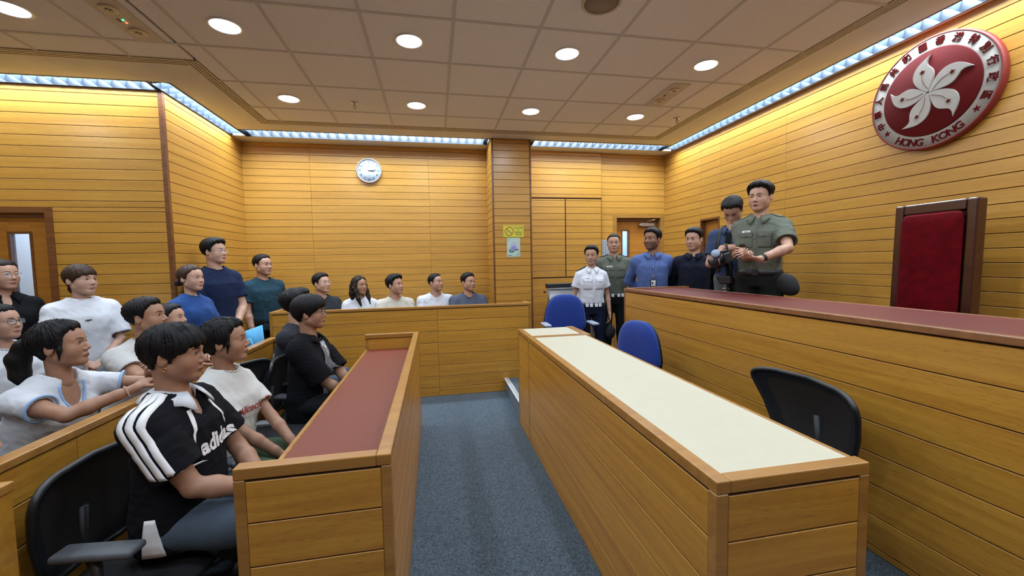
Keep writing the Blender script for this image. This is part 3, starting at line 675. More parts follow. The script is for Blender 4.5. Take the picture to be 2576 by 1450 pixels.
mesh_chair('black mesh-back office chair behind the cream-topped clerk desk', (1.62, 1.72, PLAT), PI/2-.05, top=.83, bot=.44, w=.30, seat_z=.42, arm_h=.16, tilt=.14, arms=False)
blue_chair('blue fabric chair tucked behind the clerk desk, before the judge bench', (1.50, 3.10, PLAT), PI/2+.35, top=.93, bot=.50, arms=False)
blue_chair('blue fabric chair with armrests beside the flip chart', (1.50, 4.40, PLAT), PI-.05, top=1.06, bot=.56, w=.245, seat_z=.50, tilt=.12)

# judge's high-backed chair
jc = thing('judge_chair', 'tall mahogany judge chair with dark red velvet back under the emblem', 'armchair', (2.98, 2.12, DAIS), PI/2-.03)
WJ, TJ, BJ = .228, 1.465, .52
for n, x0, x1, z0, z1 in (('back_stile', -WJ, -WJ+.055, .06, TJ), ('back_stile', WJ-.055, WJ, .06, TJ), ('top_rail', -WJ+.055, WJ-.055, TJ-.07, TJ), ('lower_rail', -WJ+.055, WJ-.055, .45, .53)):
    lbox(n, x0, x1, -.045, .035, z0, z1, MAHOG, jc, .012, 3, loc=(0, -.22, 0), rot=(.03, 0, 0))
lbox('back_board', -WJ+.05, WJ-.05, -.03, -.01, .5, TJ-.06, MAHOG, jc, loc=(0, -.22, 0), rot=(.03, 0, 0))
pad_surface('velvet_back', sup(WJ-.052, (TJ-.07-.53)/2, 0, 14), .03, 0, VELVET, jc, (0, -.205, (TJ-.07+.53)/2), (.03, 0, 0), bulge=.022, n=64)
lbox('seat_frame', -.27, .27, -.22, .26, .36, .43, MAHOG, jc, .01); pad_surface('seat_cushion', sup(.245, .225, 0, 8), .07, 0, VELVET, jc, (0, .02, .455), (-PI/2, 0, 0), bulge=.02)
for s in (-1, 1):
    lbox('leg', s*.25-.025, s*.25+.025, .20, .25, 0, .66, MAHOG, jc, .006); lbox('arm', s*.25-.035, s*.25+.035, -.20, .27, .64, .68, MAHOG, jc, .012, 3)
    lbox('leg', s*.22-.025, s*.22+.025, -.26, -.20, 0, .10, MAHOG, jc, .004)
# seats behind the partitions
SEATGR = new_mat('seat_dark_grey', (.05, .055, .065), .8, noise=.1, nscale=200)
db = thing('dock_bench', 'long dark bench seat behind the dock partition under the five listeners', 'bench', (-.45, 5.42, 0))
lbox('seat', -1.22, 1.18, -.20, .20, .50, .55, SEATGR, db, .01); lbox('back', -1.22, 1.18, .22, .26, .50, .95, SEATGR, db, .01)
for x in (-1.1, 0, 1.05): lbox('leg', x-.03, x+.03, -.16, .24, 0, .50, BLACKP, db)
def gallery_chair(label, x, y, rotz, seat_z=.44):
    t = thing('gallery_chair', label, 'chair', (x, y, 0), rotz, 'dark gallery chairs')
    pad_surface('seat', sup(.23, .22, 0, 4), .06, 0, SEATGR, t, (0, 0, seat_z), (-PI/2, 0, 0), bulge=.01); pad_surface('backrest', sup(.23, .17, 0, 4), .05, .3, SEATGR, t, (0, -.24, seat_z+.27), (.12, 0, 0))
    for sx in (-1, 1):
        tube('leg', [(sx*.21, .19, .0), (sx*.21, .17, seat_z-.03)], .011, CHROME, t); tube('leg', [(sx*.21, -.22, .0), (sx*.21, -.20, seat_z), (sx*.2, -.26, seat_z+.25)], .011, CHROME, t)
# ------------------------------------------------------------------ wall furniture
# emblem: local x = picture right, local y = up, local z = out of the wall
EMR = .392
em = thing('wall_emblem', 'large round red and white emblem with five-petal flower on the plank wall', 'emblem', (XR-.012, 2.365, 2.760))
em.rotation_euler = (PI/2, 0, -PI/2)
EMRED = new_mat('emblem_red', (.095, .002, .002), .7, spec=.15); EMEDGE = new_mat('emblem_rim', (.22, .020, .012), .5); EMW = new_mat('emblem_white', (.34, .31, .27), .6, noise=.05, nscale=12); EMLET = new_mat('emblem_letter', (.085, .006, .006), .9, spec=.05)
lathe('rim', [(EMR*.985, .0), (EMR, .012), (EMR, .052), (EMR*.975, .060), (EMR*.965, .058)], EMEDGE, em, 72, cap=False)
lathe('white_ring', [(.0001, .0), (EMR*.97, .0), (EMR*.97, .056), (.70*EMR, .056), (.0001, .050)], EMW, em, 72)
lathe('red_field', [(.0001, .052), (.745*EMR, .052), (.755*EMR, .060), (.74*EMR, .0635), (.0001, .062)], EMRED, em, 72)
pet = [(0, .015), (-.10, .10), (-.215, .26), (-.275, .44), (-.255, .60), (-.16, .74), (.0, .84), (.155, .905), (.085, .80), (.070, .70), (.115, .61), (.165, .50), (.165, .37), (.11, .22), (.045, .09)]
def smooth_loop(P, n=4):
    out = []; m = len(P)
    for i in range(m):
        p0, p1, p2, p3 = (np.array(P[(i+k-1) % m]) for k in range(4))
        if i in (6, 7): out.append(tuple(p1)); continue
        for j in range(n):
            t = j/n; out.append(tuple(.5*(2*p1+(p2-p0)*t+(2*p0-5*p1+4*p2-p3)*t*t+(3*p1-p0-3*p2+p3)*t**3)))
    return out
def star_pts(r, x=0, y=0, rot=0): return [(x+(r if k % 2 == 0 else r*.40)*math.sin(rot+k*PI/5), y+(r if k % 2 == 0 else r*.40)*math.cos(rot+k*PI/5)) for k in range(10)]
RI = .745*EMR*.98
for k in range(5):
    a = -k*2*PI/5+math.radians(8); Mz = Matrix.Rotation(a, 4, 'Z')
    p = prism('petal', [(x*RI, y*RI) for x, y in smooth_loop(pet)], .012, EMW, em, M=Matrix.Translation((0, 0, .060)) @ Mz, bevel=.003)
    q = Mz @ Vector((-.055*RI, .56*RI, 0)); prism('star', star_pts(.062*RI), .003, EMLET, p, M=Matrix.Translation((q.x, q.y, .0715)) @ Mz)
    tube('stamen', [tuple(Mz @ Vector((x*RI, y*RI, .0725))) for x, y in ((.01, .10), (-.045, .22), (-.08, .36), (-.07, .48))], .0012, EMLET, p, 5)
def ring_text(ch, ang, rad, size, flip=False, bold=0.0):
    me = text_mesh(ch, size, extrude=.003, bold=bold); a = math.radians(ang)
    rot = a+PI/2 if flip else a-PI/2
    o = link('character', me, EMLET, em, (rad*math.cos(a), rad*math.sin(a), .0575), (0, 0, rot))
for i, ch in enumerate('中華人民共和國香港特別行政區'): ring_text(ch, 204-i*(228/13), .862*EMR, .058, bold=.0012)
for i, ch in enumerate('HONG KONG'):
    if ch != ' ': ring_text(ch, 238+i*8.0, .872*EMR, .070, True, .0015)
for ang in (218, 322):
    a = math.radians(ang); prism('star', star_pts(.024), .003, EMLET, em, M=Matrix.Translation((.865*EMR*math.cos(a), .865*EMR*math.sin(a), .0565)))

# clock
ck = thing('wall_clock', 'round silver-rimmed wall clock with pale dial showing quarter past three', 'clock', (-.83, YB-.012, 2.885)); ck.rotation_euler = (PI/2, 0, 0)
DIAL = new_mat('clock_dial', (.62, .74, .90), .5); CKB = new_mat('clock_print', (.02, .022, .03), .5); SILV = new_mat('clock_rim', (.62, .66, .72), .25, metal=.7)
lathe('rim', [(.165, .0), (.168, .022), (.160, .036), (.150, .036), (.146, .026)], SILV, ck, 56, cap=False); lathe('dial', [(.0001, .006), (.150, .006), (.150, .022), (.0001, .022)], DIAL, ck, 56)
for k in range(1, 13):
    a = PI/2-k*PI/6; link('numeral', text_mesh(str(k), .040, bold=.0006), CKB, ck, (.116*math.cos(a), .116*math.sin(a), .0232))
for k in range(60):
    if k % 5 == 0:
        a = k*PI/30; lbox('minute_mark', -.0012, .0012, -.004, .004, .0222, .0230, CKB, ck, loc=(.142*math.cos(a), .142*math.sin(a), 0), rot=(0, 0, a-PI/2))
prism('hour_hand', [(-.004, -.012), (.004, -.012), (.005, .05), (0, .078), (-.005, .05)], .0015, CKB, ck, loc=(0, 0, .025), rot=(0, 0, math.radians(-97)))
prism('minute_hand', [(-.003, -.016), (.003, -.016), (.003, .08), (0, .118), (-.003, .08)], .0015, CKB, ck, loc=(0, 0, .0275), rot=(0, 0, math.radians(-85)))
lathe('hub', [(.0001, .031), (.006, .030), (.006, .024)], CKB, ck, 12)
prism('maker_mark', [(-.007, .006), (.007, .006), (0, -.008)], .0006, CKB, ck, loc=(0, .062, .0223))
link('maker_name', text_mesh('◦◦◦◦', .001), CKB, ck, (0, .05, .0223)) if False else None
lbox('maker_line', -.016, .016, -.002, .002, .0222, .0228, CKB, ck, loc=(0, .047, 0)); lbox('maker_line', -.014, .014, -.0012, .0012, .0222, .0228, CKB, ck, loc=(0, -.066, 0))

# signs on the pier
YEL = new_mat('sign_yellow', (.62, .56, .05), .5, noise=.06, nscale=8); SGB = new_mat('sign_black', (.02, .02, .015), .5); SGR = new_mat('sign_ring', (.30, .06, .01), .5)
sg = thing('warning_sign', 'yellow no eating and drinking sign on the wooden pier', 'sign', (1.047, CY-.002, 2.021)); sg.rotation_euler = (PI/2, 0, 0)
lbox('plate', -.141, .141, -.080, .080, 0, .006, YEL, sg, .001)
for x0, x1, y0, y1 in ((-.132, .132, .070, .072), (-.132, .132, -.072, -.070), (-.132, -.130, -.070, .070), (.130, .132, -.070, .070)): lbox('border_line', x0, x1, y0, y1, .006, .0066, SGB, sg)
lathe('ring', [(.050, .006), (.050, .008), (.058, .008), (.058, .006)], SGR, sg, 40, cap=False, loc=(-.058, 0, 0)); lbox('slash', -.053, .053, -.004, .004, .006, .008, SGR, sg, loc=(-.058, 0, 0), rot=(0, 0, -PI/4))
prism('cup', [(-.035, .012), (-.032, -.03), (-.012, -.03), (-.008, .012)], .0006, new_mat('sign_picto', (.45, .42, .08), .5), sg, loc=(-.058, 0, .006)); prism('burger', [(0, -.022), (.032, -.022), (.032, -.008), (.022, .0), (.008, .0), (0, -.008)], .0006, MATS['sign_picto'], sg, loc=(-.058, 0, .006))
for tx, y, sz in (('NO EATING', .043, .023), ('&', .014, .020), ('DRINKING', -.014, .023), ('不准飲食', -.043, .022)): link('lettering', text_mesh(tx, sz, bold=.0004), SGB, sg, (.066, y, .0068))
PGR = new_mat('poster_pale_green', (.46, .58, .54), .6); PGR2 = new_mat('poster_green', (.33, .52, .42), .6); PUR = new_mat('poster_purple', (.22, .20, .50), .6); LAV = new_mat('poster_lavender', (.42, .42, .70), .6); LEAF = new_mat('poster_leaf', (.02, .20, .11), .6)
po = thing('green_poster', 'small pale green poster with purple globe and leaves below the yellow sign', 'poster', (1.045, CY-.002, 1.808)); po.rotation_euler = (PI/2, 0, 0)
lbox('sheet', -.090, .090, -.126, .126, 0, .002, PGR, po)
prism('corner_tint', [(-.089, .125), (-.089, .07), (-.02, .125)], .0004, PGR2, po, loc=(0, 0, .002)); prism('corner_tint', [(.089, -.125), (.089, -.03), (.02, -.125)], .0004, PGR2, po, loc=(0, 0, .002))
prism('globe', [(.046*math.cos(k*PI/16), .046*math.sin(k*PI/16)) for k in range(32)], .0004, LAV, po, loc=(.003, .0, .0022))
for i, hgt in enumerate((.022, .034, .028, .040, .030, .022)): lbox('tower', -.034+i*.011, -.026+i*.011, -.018, -.018+hgt, .0026, .003, PUR, po, loc=(.003, .0, 0))
lbox('name_band', -.030, .030, -.034, -.020, .0026, .003, PUR, po, loc=(.003, 0, 0))
prism('leaf', [(-.068, -.062), (-.045, -.045), (-.012, -.042), (.02, -.056), (-.015, -.068), (-.045, -.068)], .0004, LEAF, po, loc=(0, 0, .0024)); prism('leaf', [(.075, -.036), (.05, -.018), (.02, -.03), (.0, -.046), (.04, -.04)], .0004, new_mat('poster_leaf_dark', (.06, .10, .12), .6), po, loc=(0, 0, .0024)); prism('leaf', [(-.07, -.044), (-.045, -.018), (-.030, -.032), (-.05, -.046)], .0004, MATS['poster_leaf_dark'], po, loc=(0, 0, .0024))
link('lettering', text_mesh('IAQ', .014), PUR, po, (.003, .062, .0026)); lbox('caption_line', -.078, -.030, -.112, -.104, .002, .0024, SGB, po); lbox('caption_line', -.030, .01, -.114, -.111, .002, .0024, MATS['poster_leaf_dark'], po)
tube('arc', [(.003+.058*math.cos(a), .058*math.sin(a), .0026) for a in np.linspace(.15, PI-.15, 20)], .0007, LAV, po, 4)
# notice behind the olive-shirted officer
nb = thing('wall_notice', 'grey engraved notice plate with columns of small characters by the far door', 'sign', (2.60, YB-.014, 1.77)); nb.rotation_euler = (PI/2, 0, 0)
lbox('plate', -.095, .085, -.20, .155, 0, .008, new_mat('notice_grey', (.36, .38, .42), .4, noise=.1, nscale=40), nb, .002)
NTX = new_mat('notice_text', (.05, .05, .06), .5)
for i, n_ in enumerate((9, 10, 7, 8)):
    for k in range(n_):
        x, y = .062-i*.040, .125-k*.029
        lbox('character_mark', x-.009, x+.009, y-.0015, y+.0015, .008, .0088, NTX, nb); lbox('character_mark', x-.0015, x+.0015, y-.010, y+.008, .008, .0087, NTX, nb)
# flip chart
fc = thing('flip_chart', 'white flip chart with black clamp bar standing behind the white-shirted officer', 'flip chart', (1.80, 5.30, PLAT), .03)
WBD = new_mat('whiteboard', (.72, .76, .84), .3)
lbox('board', -.30, .30, -.012, .012, .10, 1.10, WBD, fc, .004, loc=(0, 0, 0)); lbox('paper_pad', -.275, .28, -.020, -.012, .30, 1.07, new_mat('paper_pad', (.70, .73, .78), .6), fc)
lbox('clamp_bar', -.33, .31, -.045, .03, 1.09, 1.155, BLACKP, fc, .012, 3); tube('clamp_edge', [(-.31, -.046, 1.085), (.30, -.046, 1.085)], .008, GREYMET, fc); tube('knob', [(-.335, 0, 1.04), (-.36, 0, 1.04)], .014, BLACKP, fc)
for s in (-1, 1): tube('leg', [(s*.29, .0, 1.08), (s*.30, -.02, .0)], .012, BLACKP, fc)
tube('leg', [(0, .03, 1.0), (0, .42, .0)], .012, BLACKP, fc); lbox('pen_tray', -.28, .28, -.07, -.01, .09, .105, BLACKP, fc, .004)
# light-blue bag behind the rail
bg = thing('tote_bag', 'bright light-blue bag standing behind the gallery rail near the teal-shirted man', 'bag', (-1.68, 4.02, 0))
BAGM = new_mat('bag_blue', (.10, .42, .75), .6); bm = bmesh.new()
v0 = [bm.verts.new(p) for p in ((-.17, -.07, 0), (.15, -.07, 0), (.15, .07, 0), (-.17, .07, 0))]; v1 = [bm.verts.new(p) for p in ((-.16, -.06, .62), (.14, -.06, .62), (.14, .06, .62), (-.16, .06, .62))]; v2 = [bm.verts.new(p) for p in ((-.02, -.02, 1.03), (.125, -.02, 1.08), (.125, .02, 1.08), (-.02, .02, 1.03))]
for A, B in ((v0, v1), (v1, v2)):
    for k in range(4): bm.faces.new((A[k], A[(k+1) % 4], B[(k+1) % 4], B[k]))
bm.faces.new(v0[::-1]); bm.faces.new(v2); bmesh.ops.recalc_face_normals(bm, faces=bm.faces); bmesh.ops.subdivide_edges(bm, edges=bm.edges, cuts=2, use_grid_fill=True)
link('body', bm_mesh('bag', bm), BAGM, bg, smooth=True); tube('handle', [(-.10, -.05, .75), (-.06, -.09, .95), (.06, -.09, .97), (.10, -.05, .8)], .010, BAGM, bg)
# ------------------------------------------------------------------ signed-distance modelling for people
class Field:
    def __init__(s): s.ops = []
    def cone(s, a, b, r1, r2=None, k=.02, op='u'):
        a = np.array(a, np.float32); b = np.array(b, np.float32); r2 = r1 if r2 is None else r2; R = max(r1, r2)
        def f(X, Y, Z):
            ab = b-a; L2 = float(ab@ab)+1e-9
            t = np.clip(((X-a[0])*ab[0]+(Y-a[1])*ab[1]+(Z-a[2])*ab[2])/L2, 0, 1)
            return np.sqrt((X-a[0]-t*ab[0])**2+(Y-a[1]-t*ab[1])**2+(Z-a[2]-t*ab[2])**2)-(r1+(r2-r1)*t)
        s.ops.append((f, np.minimum(a, b)-R, np.maximum(a, b)+R, k, op)); return s
    def chain(s, pts, rs, k=.02, op='u'):
        for i in range(len(pts)-1): s.cone(pts[i], pts[i+1], rs[i], rs[i+1], k, op)
        return s
    def cyl(s, a, b, r1, r2, k=.01, op='u', squash=None):
        """flat-ended cone"""
        a = np.array(a, np.float32); b = np.array(b, np.float32); R = max(r1, r2)
        def f(X, Y, Z):
            ab = b-a; L = float(np.linalg.norm(ab))+1e-9; n = ab/L
            t = (X-a[0])*n[0]+(Y-a[1])*n[1]+(Z-a[2])*n[2]
            rad = np.sqrt(np.maximum((X-a[0])**2+(Y-a[1])**2+(Z-a[2])**2-t*t, 0))
            return np.maximum(rad-(r1+(r2-r1)*np.clip(t/L, 0, 1)), np.abs(t-L/2)-L/2)
        s.ops.append((f, np.minimum(a, b)-R*1.05, np.maximum(a, b)+R*1.05, k, op)); return s
    def ell(s, c, r, M=None, k=.02, op='u'):
        c = np.array(c, np.float32); r = np.array(r, np.float32); M = np.eye(3, dtype=np.float32) if M is None else np.array(M, np.float32)
        ext = np.sqrt(((M*r[None, :])**2).sum(1))
        def f(X, Y, Z):
            dx, dy, dz = X-c[0], Y-c[1], Z-c[2]
            q = [(dx*M[0, i]+dy*M[1, i]+dz*M[2, i]) for i in range(3)]
            k0 = np.sqrt(sum((q[i]/r[i])**2 for i in range(3))); k1 = np.sqrt(sum((q[i]/r[i]**2)**2 for i in range(3)))+1e-6
            return k0*(k0-1)/k1
        s.ops.append((f, c-ext, c+ext, k, op)); return s
    def loft(s, o, M, st, k=.03, op='u', p=2.3):
        """stations (t, half width, half depth, forward shift) along M's third column from o"""
        o = np.array(o, np.float32); M = np.array(M, np.float32); st = sorted(st)
        T = np.array([q[0] for q in st]); A = np.array([q[1] for q in st]); B = np.array([q[2] for q in st]); C = np.array([q[3] for q in st])
        cs = [o+M[:, 2]*t+M[:, 1]*c for t, a, b, c in st]; R = max(A.max(), B.max())
        def f(X, Y, Z):
            dx, dy, dz = X-o[0], Y-o[1], Z-o[2]
            x = dx*M[0, 0]+dy*M[1, 0]+dz*M[2, 0]; y = dx*M[0, 1]+dy*M[1, 1]+dz*M[2, 1]; t = dx*M[0, 2]+dy*M[1, 2]+dz*M[2, 2]
            a = np.interp(t, T, A); b = np.interp(t, T, B); c = np.interp(t, T, C)
            q = (np.abs(x/a)**p+np.abs((y-c)/b)**p)**(1/p)
            d = (q-1)*np.minimum(a, b)*.9
            return np.maximum(d, np.maximum(T[0]-t, t-T[-1])).astype(np.float32)
        s.ops.append((f, np.min(cs, 0)-R*1.1, np.max(cs, 0)+R*1.1, k, op)); return s
    def half(s, p, n, k=.0, op='s'):
        """cut away the side of the plane that n points to"""
        p = np.array(p, np.float32); n = np.array(n, np.float32); n = n/np.linalg.norm(n)
        s.ops.append((lambda X, Y, Z: -((X-p[0])*n[0]+(Y-p[1])*n[1]+(Z-p[2])*n[2]), None, None, k, op)); return s
    def func(s, f, lo, hi, k=.0, op='u'):
        s.ops.append((f, np.array(lo, np.float32), np.array(hi, np.float32), k, op)); return s
    def mesh(s, h, smooth=1):
        lo = np.min([o[1] for o in s.ops if o[4] == 'u'], 0)-3*h; hi = np.max([o[2] for o in s.ops if o[4] == 'u'], 0)+3*h
        n = np.ceil((hi-lo)/h).astype(int)+1
        ax = [(lo[i]+h*np.arange(n[i])).astype(np.float32) for i in range(3)]
        D = np.full(n, .2, np.float32)
        for f, a, b, k, op in s.ops:
            if a is None: i0 = np.zeros(3, int); i1 = n
            else:
                m = k+2.5*h
                i0 = np.clip(np.floor((a-m-lo)/h).astype(int), 0, n); i1 = np.clip(np.ceil((b+m-lo)/h).astype(int)+1, 0, n)
            if (i1 <= i0).any(): continue
            sl = tuple(slice(i0[i], i1[i]) for i in range(3))
            X, Y, Z = ax[0][sl[0]][:, None, None], ax[1][sl[1]][None, :, None], ax[2][sl[2]][None, None, :]
            d = f(X, Y, Z); e = D[sl]
            if op == 'u':
                if k > 0:
                    g = np.maximum(k-np.abs(e-d), 0)/k; D[sl] = np.minimum(e, d)-g*g*k*.25
                else: D[sl] = np.minimum(e, d)
            else:
                d = -d
                if k > 0:
                    g = np.maximum(k-np.abs(e-d), 0)/k; D[sl] = np.maximum(e, d)+g*g*k*.25
                else: D[sl] = np.maximum(e, d)
        return surface_nets(D, lo, h, smooth)
CORN = np.array([(i, j, k) for i in (0, 1) for j in (0, 1) for k in (0, 1)])
EDG = [(a, b) for a in range(8) for b in range(a+1, 8) if abs(CORN[a]-CORN[b]).sum() == 1]
def surface_nets(D, lo, h, smooth):
    S = D < 0
    c = np.zeros(tuple(np.array(D.shape)-1), np.uint8)
    for i, j, k in CORN: c += S[i:S.shape[0]-1+i, j:S.shape[1]-1+j, k:S.shape[2]-1+k]
    act = (c > 0) & (c < 8); idx = np.argwhere(act)
    acc = np.zeros((len(idx), 3)); cnt = np.zeros(len(idx)); val = [D[tuple((idx+q).T)] for q in CORN]
    for a, b in EDG:
        va, vb = val[a], val[b]; m = (va < 0) != (vb < 0)
        t = np.where(m, va/np.where(m, va-vb, 1), 0)
        acc += (CORN[a]+(CORN[b]-CORN[a])*t[:, None])*m[:, None]; cnt += m
    V = (idx+acc/cnt[:, None])*h+lo
    vid = np.full(act.shape, -1, np.int64); vid[act] = np.arange(len(idx))
    F = []
    for axis in range(3):
        o1, o2 = (axis+1) % 3, (axis+2) % 3
        A = np.moveaxis(S, axis, 0); d = A[:-1] != A[1:]
        q = np.argwhere(d)
        full = np.empty_like(q); full[:, axis] = q[:, 0]
        rest = [i for i in range(3) if i != axis]; full[:, rest[0]] = q[:, 1]; full[:, rest[1]] = q[:, 2]
        ok = (full[:, o1] > 0) & (full[:, o2] > 0) & (full[:, o1] < S.shape[o1]-1) & (full[:, o2] < S.shape[o2]-1)
        full = full[ok]
        e1 = np.zeros(3, int); e1[o1] = 1; e2 = np.zeros(3, int); e2[o2] = 1
        quad = np.stack([vid[tuple((full-e1-e2).T)], vid[tuple((full-e2).T)], vid[tuple(full.T)], vid[tuple((full-e1).T)]], 1)
        inside = S[tuple(full.T)]
        quad[~inside] = quad[~inside][:, ::-1]
        F.append(quad)
    F = np.concatenate(F); F = F[(F >= 0).all(1)]
    for _ in range(smooth):
        e = np.concatenate([F[:, [0, 1]], F[:, [1, 2]], F[:, [2, 3]], F[:, [3, 0]]])
        s_ = np.zeros_like(V); w = np.bincount(e[:, 0], minlength=len(V))
        for i in range(3): s_[:, i] = np.bincount(e[:, 0], V[e[:, 1], i], len(V))
        V = V*.45+.55*s_/np.maximum(w, 1)[:, None]
    return V, F
def np_mesh(name, V, F, mat=None, smooth=True):
    me = bpy.data.meshes.new(name); F = np.asarray(F)
    me.vertices.add(len(V)); me.vertices.foreach_set('co', np.asarray(V, np.float32).ravel())
    k = F.shape[1]
    me.loops.add(F.size); me.loops.foreach_set('vertex_index', F.ravel().astype(np.int32))
    me.polygons.add(len(F)); me.polygons.foreach_set('loop_start', np.arange(0, F.size, k, dtype=np.int32))
    if smooth: me.polygons.foreach_set('use_smooth', np.ones(len(F), bool))
    me.update(calc_edges=True)
    if mat: me.materials.append(mat)
    return me
def join_vf(parts):
    V, F, n = [], [], 0
    for v, f in parts: V.append(v); F.append(f+n); n += len(v)
    return np.concatenate(V), np.concatenate(F)
def vnormals(V, F):
    n = np.cross(V[F[:, 2]]-V[F[:, 0]], V[F[:, 3]]-V[F[:, 1]]); out = np.zeros_like(V)
    for q in range(4):
        for i in range(3): out[:, i] += np.bincount(F[:, q], n[:, i], len(V))
    return out/(np.linalg.norm(out, axis=1)[:, None]+1e-9)
def wave_noise(P, freq, rng, n=6):
    """smooth pseudo-noise made of warped plane waves"""
    v = np.zeros(len(P)); W = P+.25/freq*np.sin(P[:, [1, 2, 0]]*freq*1.7+rng.uniform(0, 6, 3))
    for i in range(n):
        d = rng.normal(size=3); d /= np.linalg.norm(d)
        v += np.sin(W@d*freq*rng.uniform(.6, 1.6)+rng.uniform(0, 6.3))
    return v/n**.5
def bvh_of(V, F): return BVHTree.FromPolygons([tuple(v) for v in V], [tuple(int(i) for i in f) for f in F])
def nrm(v):
    v = np.array(v, float); return v/(np.linalg.norm(v)+1e-9)
def rot3(yaw, pitch=0, roll=0):
    """columns right, forward, up for a figure that faces yaw (0 = +y, positive turns towards -x)"""
    return np.array((Matrix.Rotation(yaw, 3, 'Z') @ Matrix.Rotation(pitch, 3, 'X') @ Matrix.Rotation(roll, 3, 'Y')))
def ik(a, t, l1, l2, pole):
    d = t-a; L = np.linalg.norm(d); L2 = min(L, (l1+l2)*.995); dn = d/(L+1e-9); t = a+dn*L2
    x = (l1*l1-l2*l2+L2*L2)/(2*L2); y = math.sqrt(max(l1*l1-x*x, 0))
    p = np.array(pole)-dn*np.dot(pole, dn); p = p/(np.linalg.norm(p)+1e-9)
    return a+dn*x+p*y, t

# materials for people ---------------------------------------------------------------------------
def skin_mat(name, c):
    return new_mat('skin_'+name, c, .48, noise=.07, nscale=35, bump=.08, bscale=420, sss=.12, spec=.4)
SKIN = {'fair': skin_mat('fair', (.52, .31, .225)), 'light': skin_mat('light', (.45, .255, .175)), 'tan': skin_mat('tan', (.36, .190, .120)), 'brown': skin_mat('brown', (.26, .130, .078))}
LIPS = {k: new_mat('lips_'+k, c, .4) for k, c in {'fair': (.42, .14, .11), 'light': (.36, .125, .095), 'tan': (.28, .09, .065), 'brown': (.20, .07, .05)}.items()}
def hair_mat(name, c):
    m = bpy.data.materials.new('hair_'+name); m.use_nodes = True; N, L = nodes_of(m); I = N['Principled BSDF'].inputs
    I['Roughness'].default_value = .52; I['Specular IOR Level'].default_value = .22
    tc = N.new('ShaderNodeTexCoord'); mp = N.new('ShaderNodeMapping'); mp.inputs['Scale'].default_value = (1, 1, .12)
    t = N.new('ShaderNodeTexNoise'); t.inputs['Scale'].default_value = 420; t.inputs['Detail'].default_value = 3
    L.new(tc.outputs['Object'], mp.inputs['Vector']); L.new(mp.outputs[0], t.inputs['Vector'])
    r = N.new('ShaderNodeValToRGB'); r.color_ramp.elements[0].color = (*[x*.45 for x in c], 1); r.color_ramp.elements[1].color = (*[x*1.6 for x in c], 1)
    L.new(t.outputs['Fac'], r.inputs['Fac']); L.new(r.outputs['Color'], I['Base Color'])
    bp = N.new('ShaderNodeBump'); bp.inputs['Strength'].default_value = .7; bp.inputs['Distance'].default_value = .003
    L.new(t.outputs['Fac'], bp.inputs['Height']); L.new(bp.outputs['Normal'], I['Normal'])
    return m
HAIR = {'black': hair_mat('black', (.0055, .005, .006)), 'darkbrown': hair_mat('dark_brown', (.014, .009, .007)), 'brown': hair_mat('brown', (.040, .020, .012))}
EYEW = new_mat('eye_white', (.36, .32, .30), .35); IRIS = new_mat('iris_dark', (.012, .008, .006), .15); LASH = new_mat('lash_dark', (.010, .008, .008), .6)
MOUTHD = new_mat('mouth_dark', (.05, .012, .012), .6)
def cloth(name, c, rough=.9, noise=.05, scale=380, bump=.05):
    return new_mat('cloth_'+name, c, rough, noise=noise, nscale=scale, bump=bump, bscale=scale*3, sheen=.05 if max(c) > .2 else 0, spec=.15)
CL = {k: cloth(k, c) for k, c in dict(white=(.60, .62, .67), offwhite=(.58, .57, .55), cream=(.55, .52, .45), greytee=(.50, .49, .48), black=(.0065, .0065, .009), navy=(.012, .020, .055), blue=(.022, .065, .22),
     teal=(.018, .048, .070), darkgrey=(.035, .037, .045), slate=(.085, .10, .145), blueshirt=(.075, .120, .29), olive=(.112, .122, .095), officer_white=(.64, .66, .72), black_shirt=(.008, .010, .020), chambray=(.035, .055, .11),
     navy_trouser=(.010, .014, .035), dark_trouser=(.012, .014, .013), green_trouser=(.065, .090, .050), denim=(.070, .092, .125), grey_trouser=(.10, .115, .115), heather=(.19, .19, .205), coal=(.012, .012, .014), skyrim=(.30, .46, .72)).items()}

# hair ------------------------------------------------------------------------------------------
# hairline height (head units) against azimuth in degrees, 0 = front, 180 = nape
HL = dict(short=[(0, .073), (28, .070), (45, .056), (58, .030), (66, .000), (72, -.022), (78, -.022), (84, .004), (92, .016), (104, .012), (114, -.018), (130, -.045), (180, -.058)],
          fringe=[(0, .030), (25, .026), (42, .012), (55, -.006), (66, -.022), (78, -.030), (86, -.010), (94, .006), (104, .004), (114, -.022), (130, -.055), (180, -.070)],
          swept=[(0, .070), (28, .066), (45, .050), (58, .026), (68, -.004), (78, -.030), (90, -.030), (100, -.01), (112, -.03), (130, -.060), (180, -.072)],
          buzz=[(0, .070), (30, .069), (45, .060), (58, .040), (68, .010), (75, -.010), (82, -.006), (92, .014), (104, .010), (116, -.012), (135, -.034), (180, -.045)],
          long=[(0, .074), (20, .066), (40, .046), (55, .018), (66, -.03), (75, -.075), (90, -.12), (110, -.13), (180, -.14)])
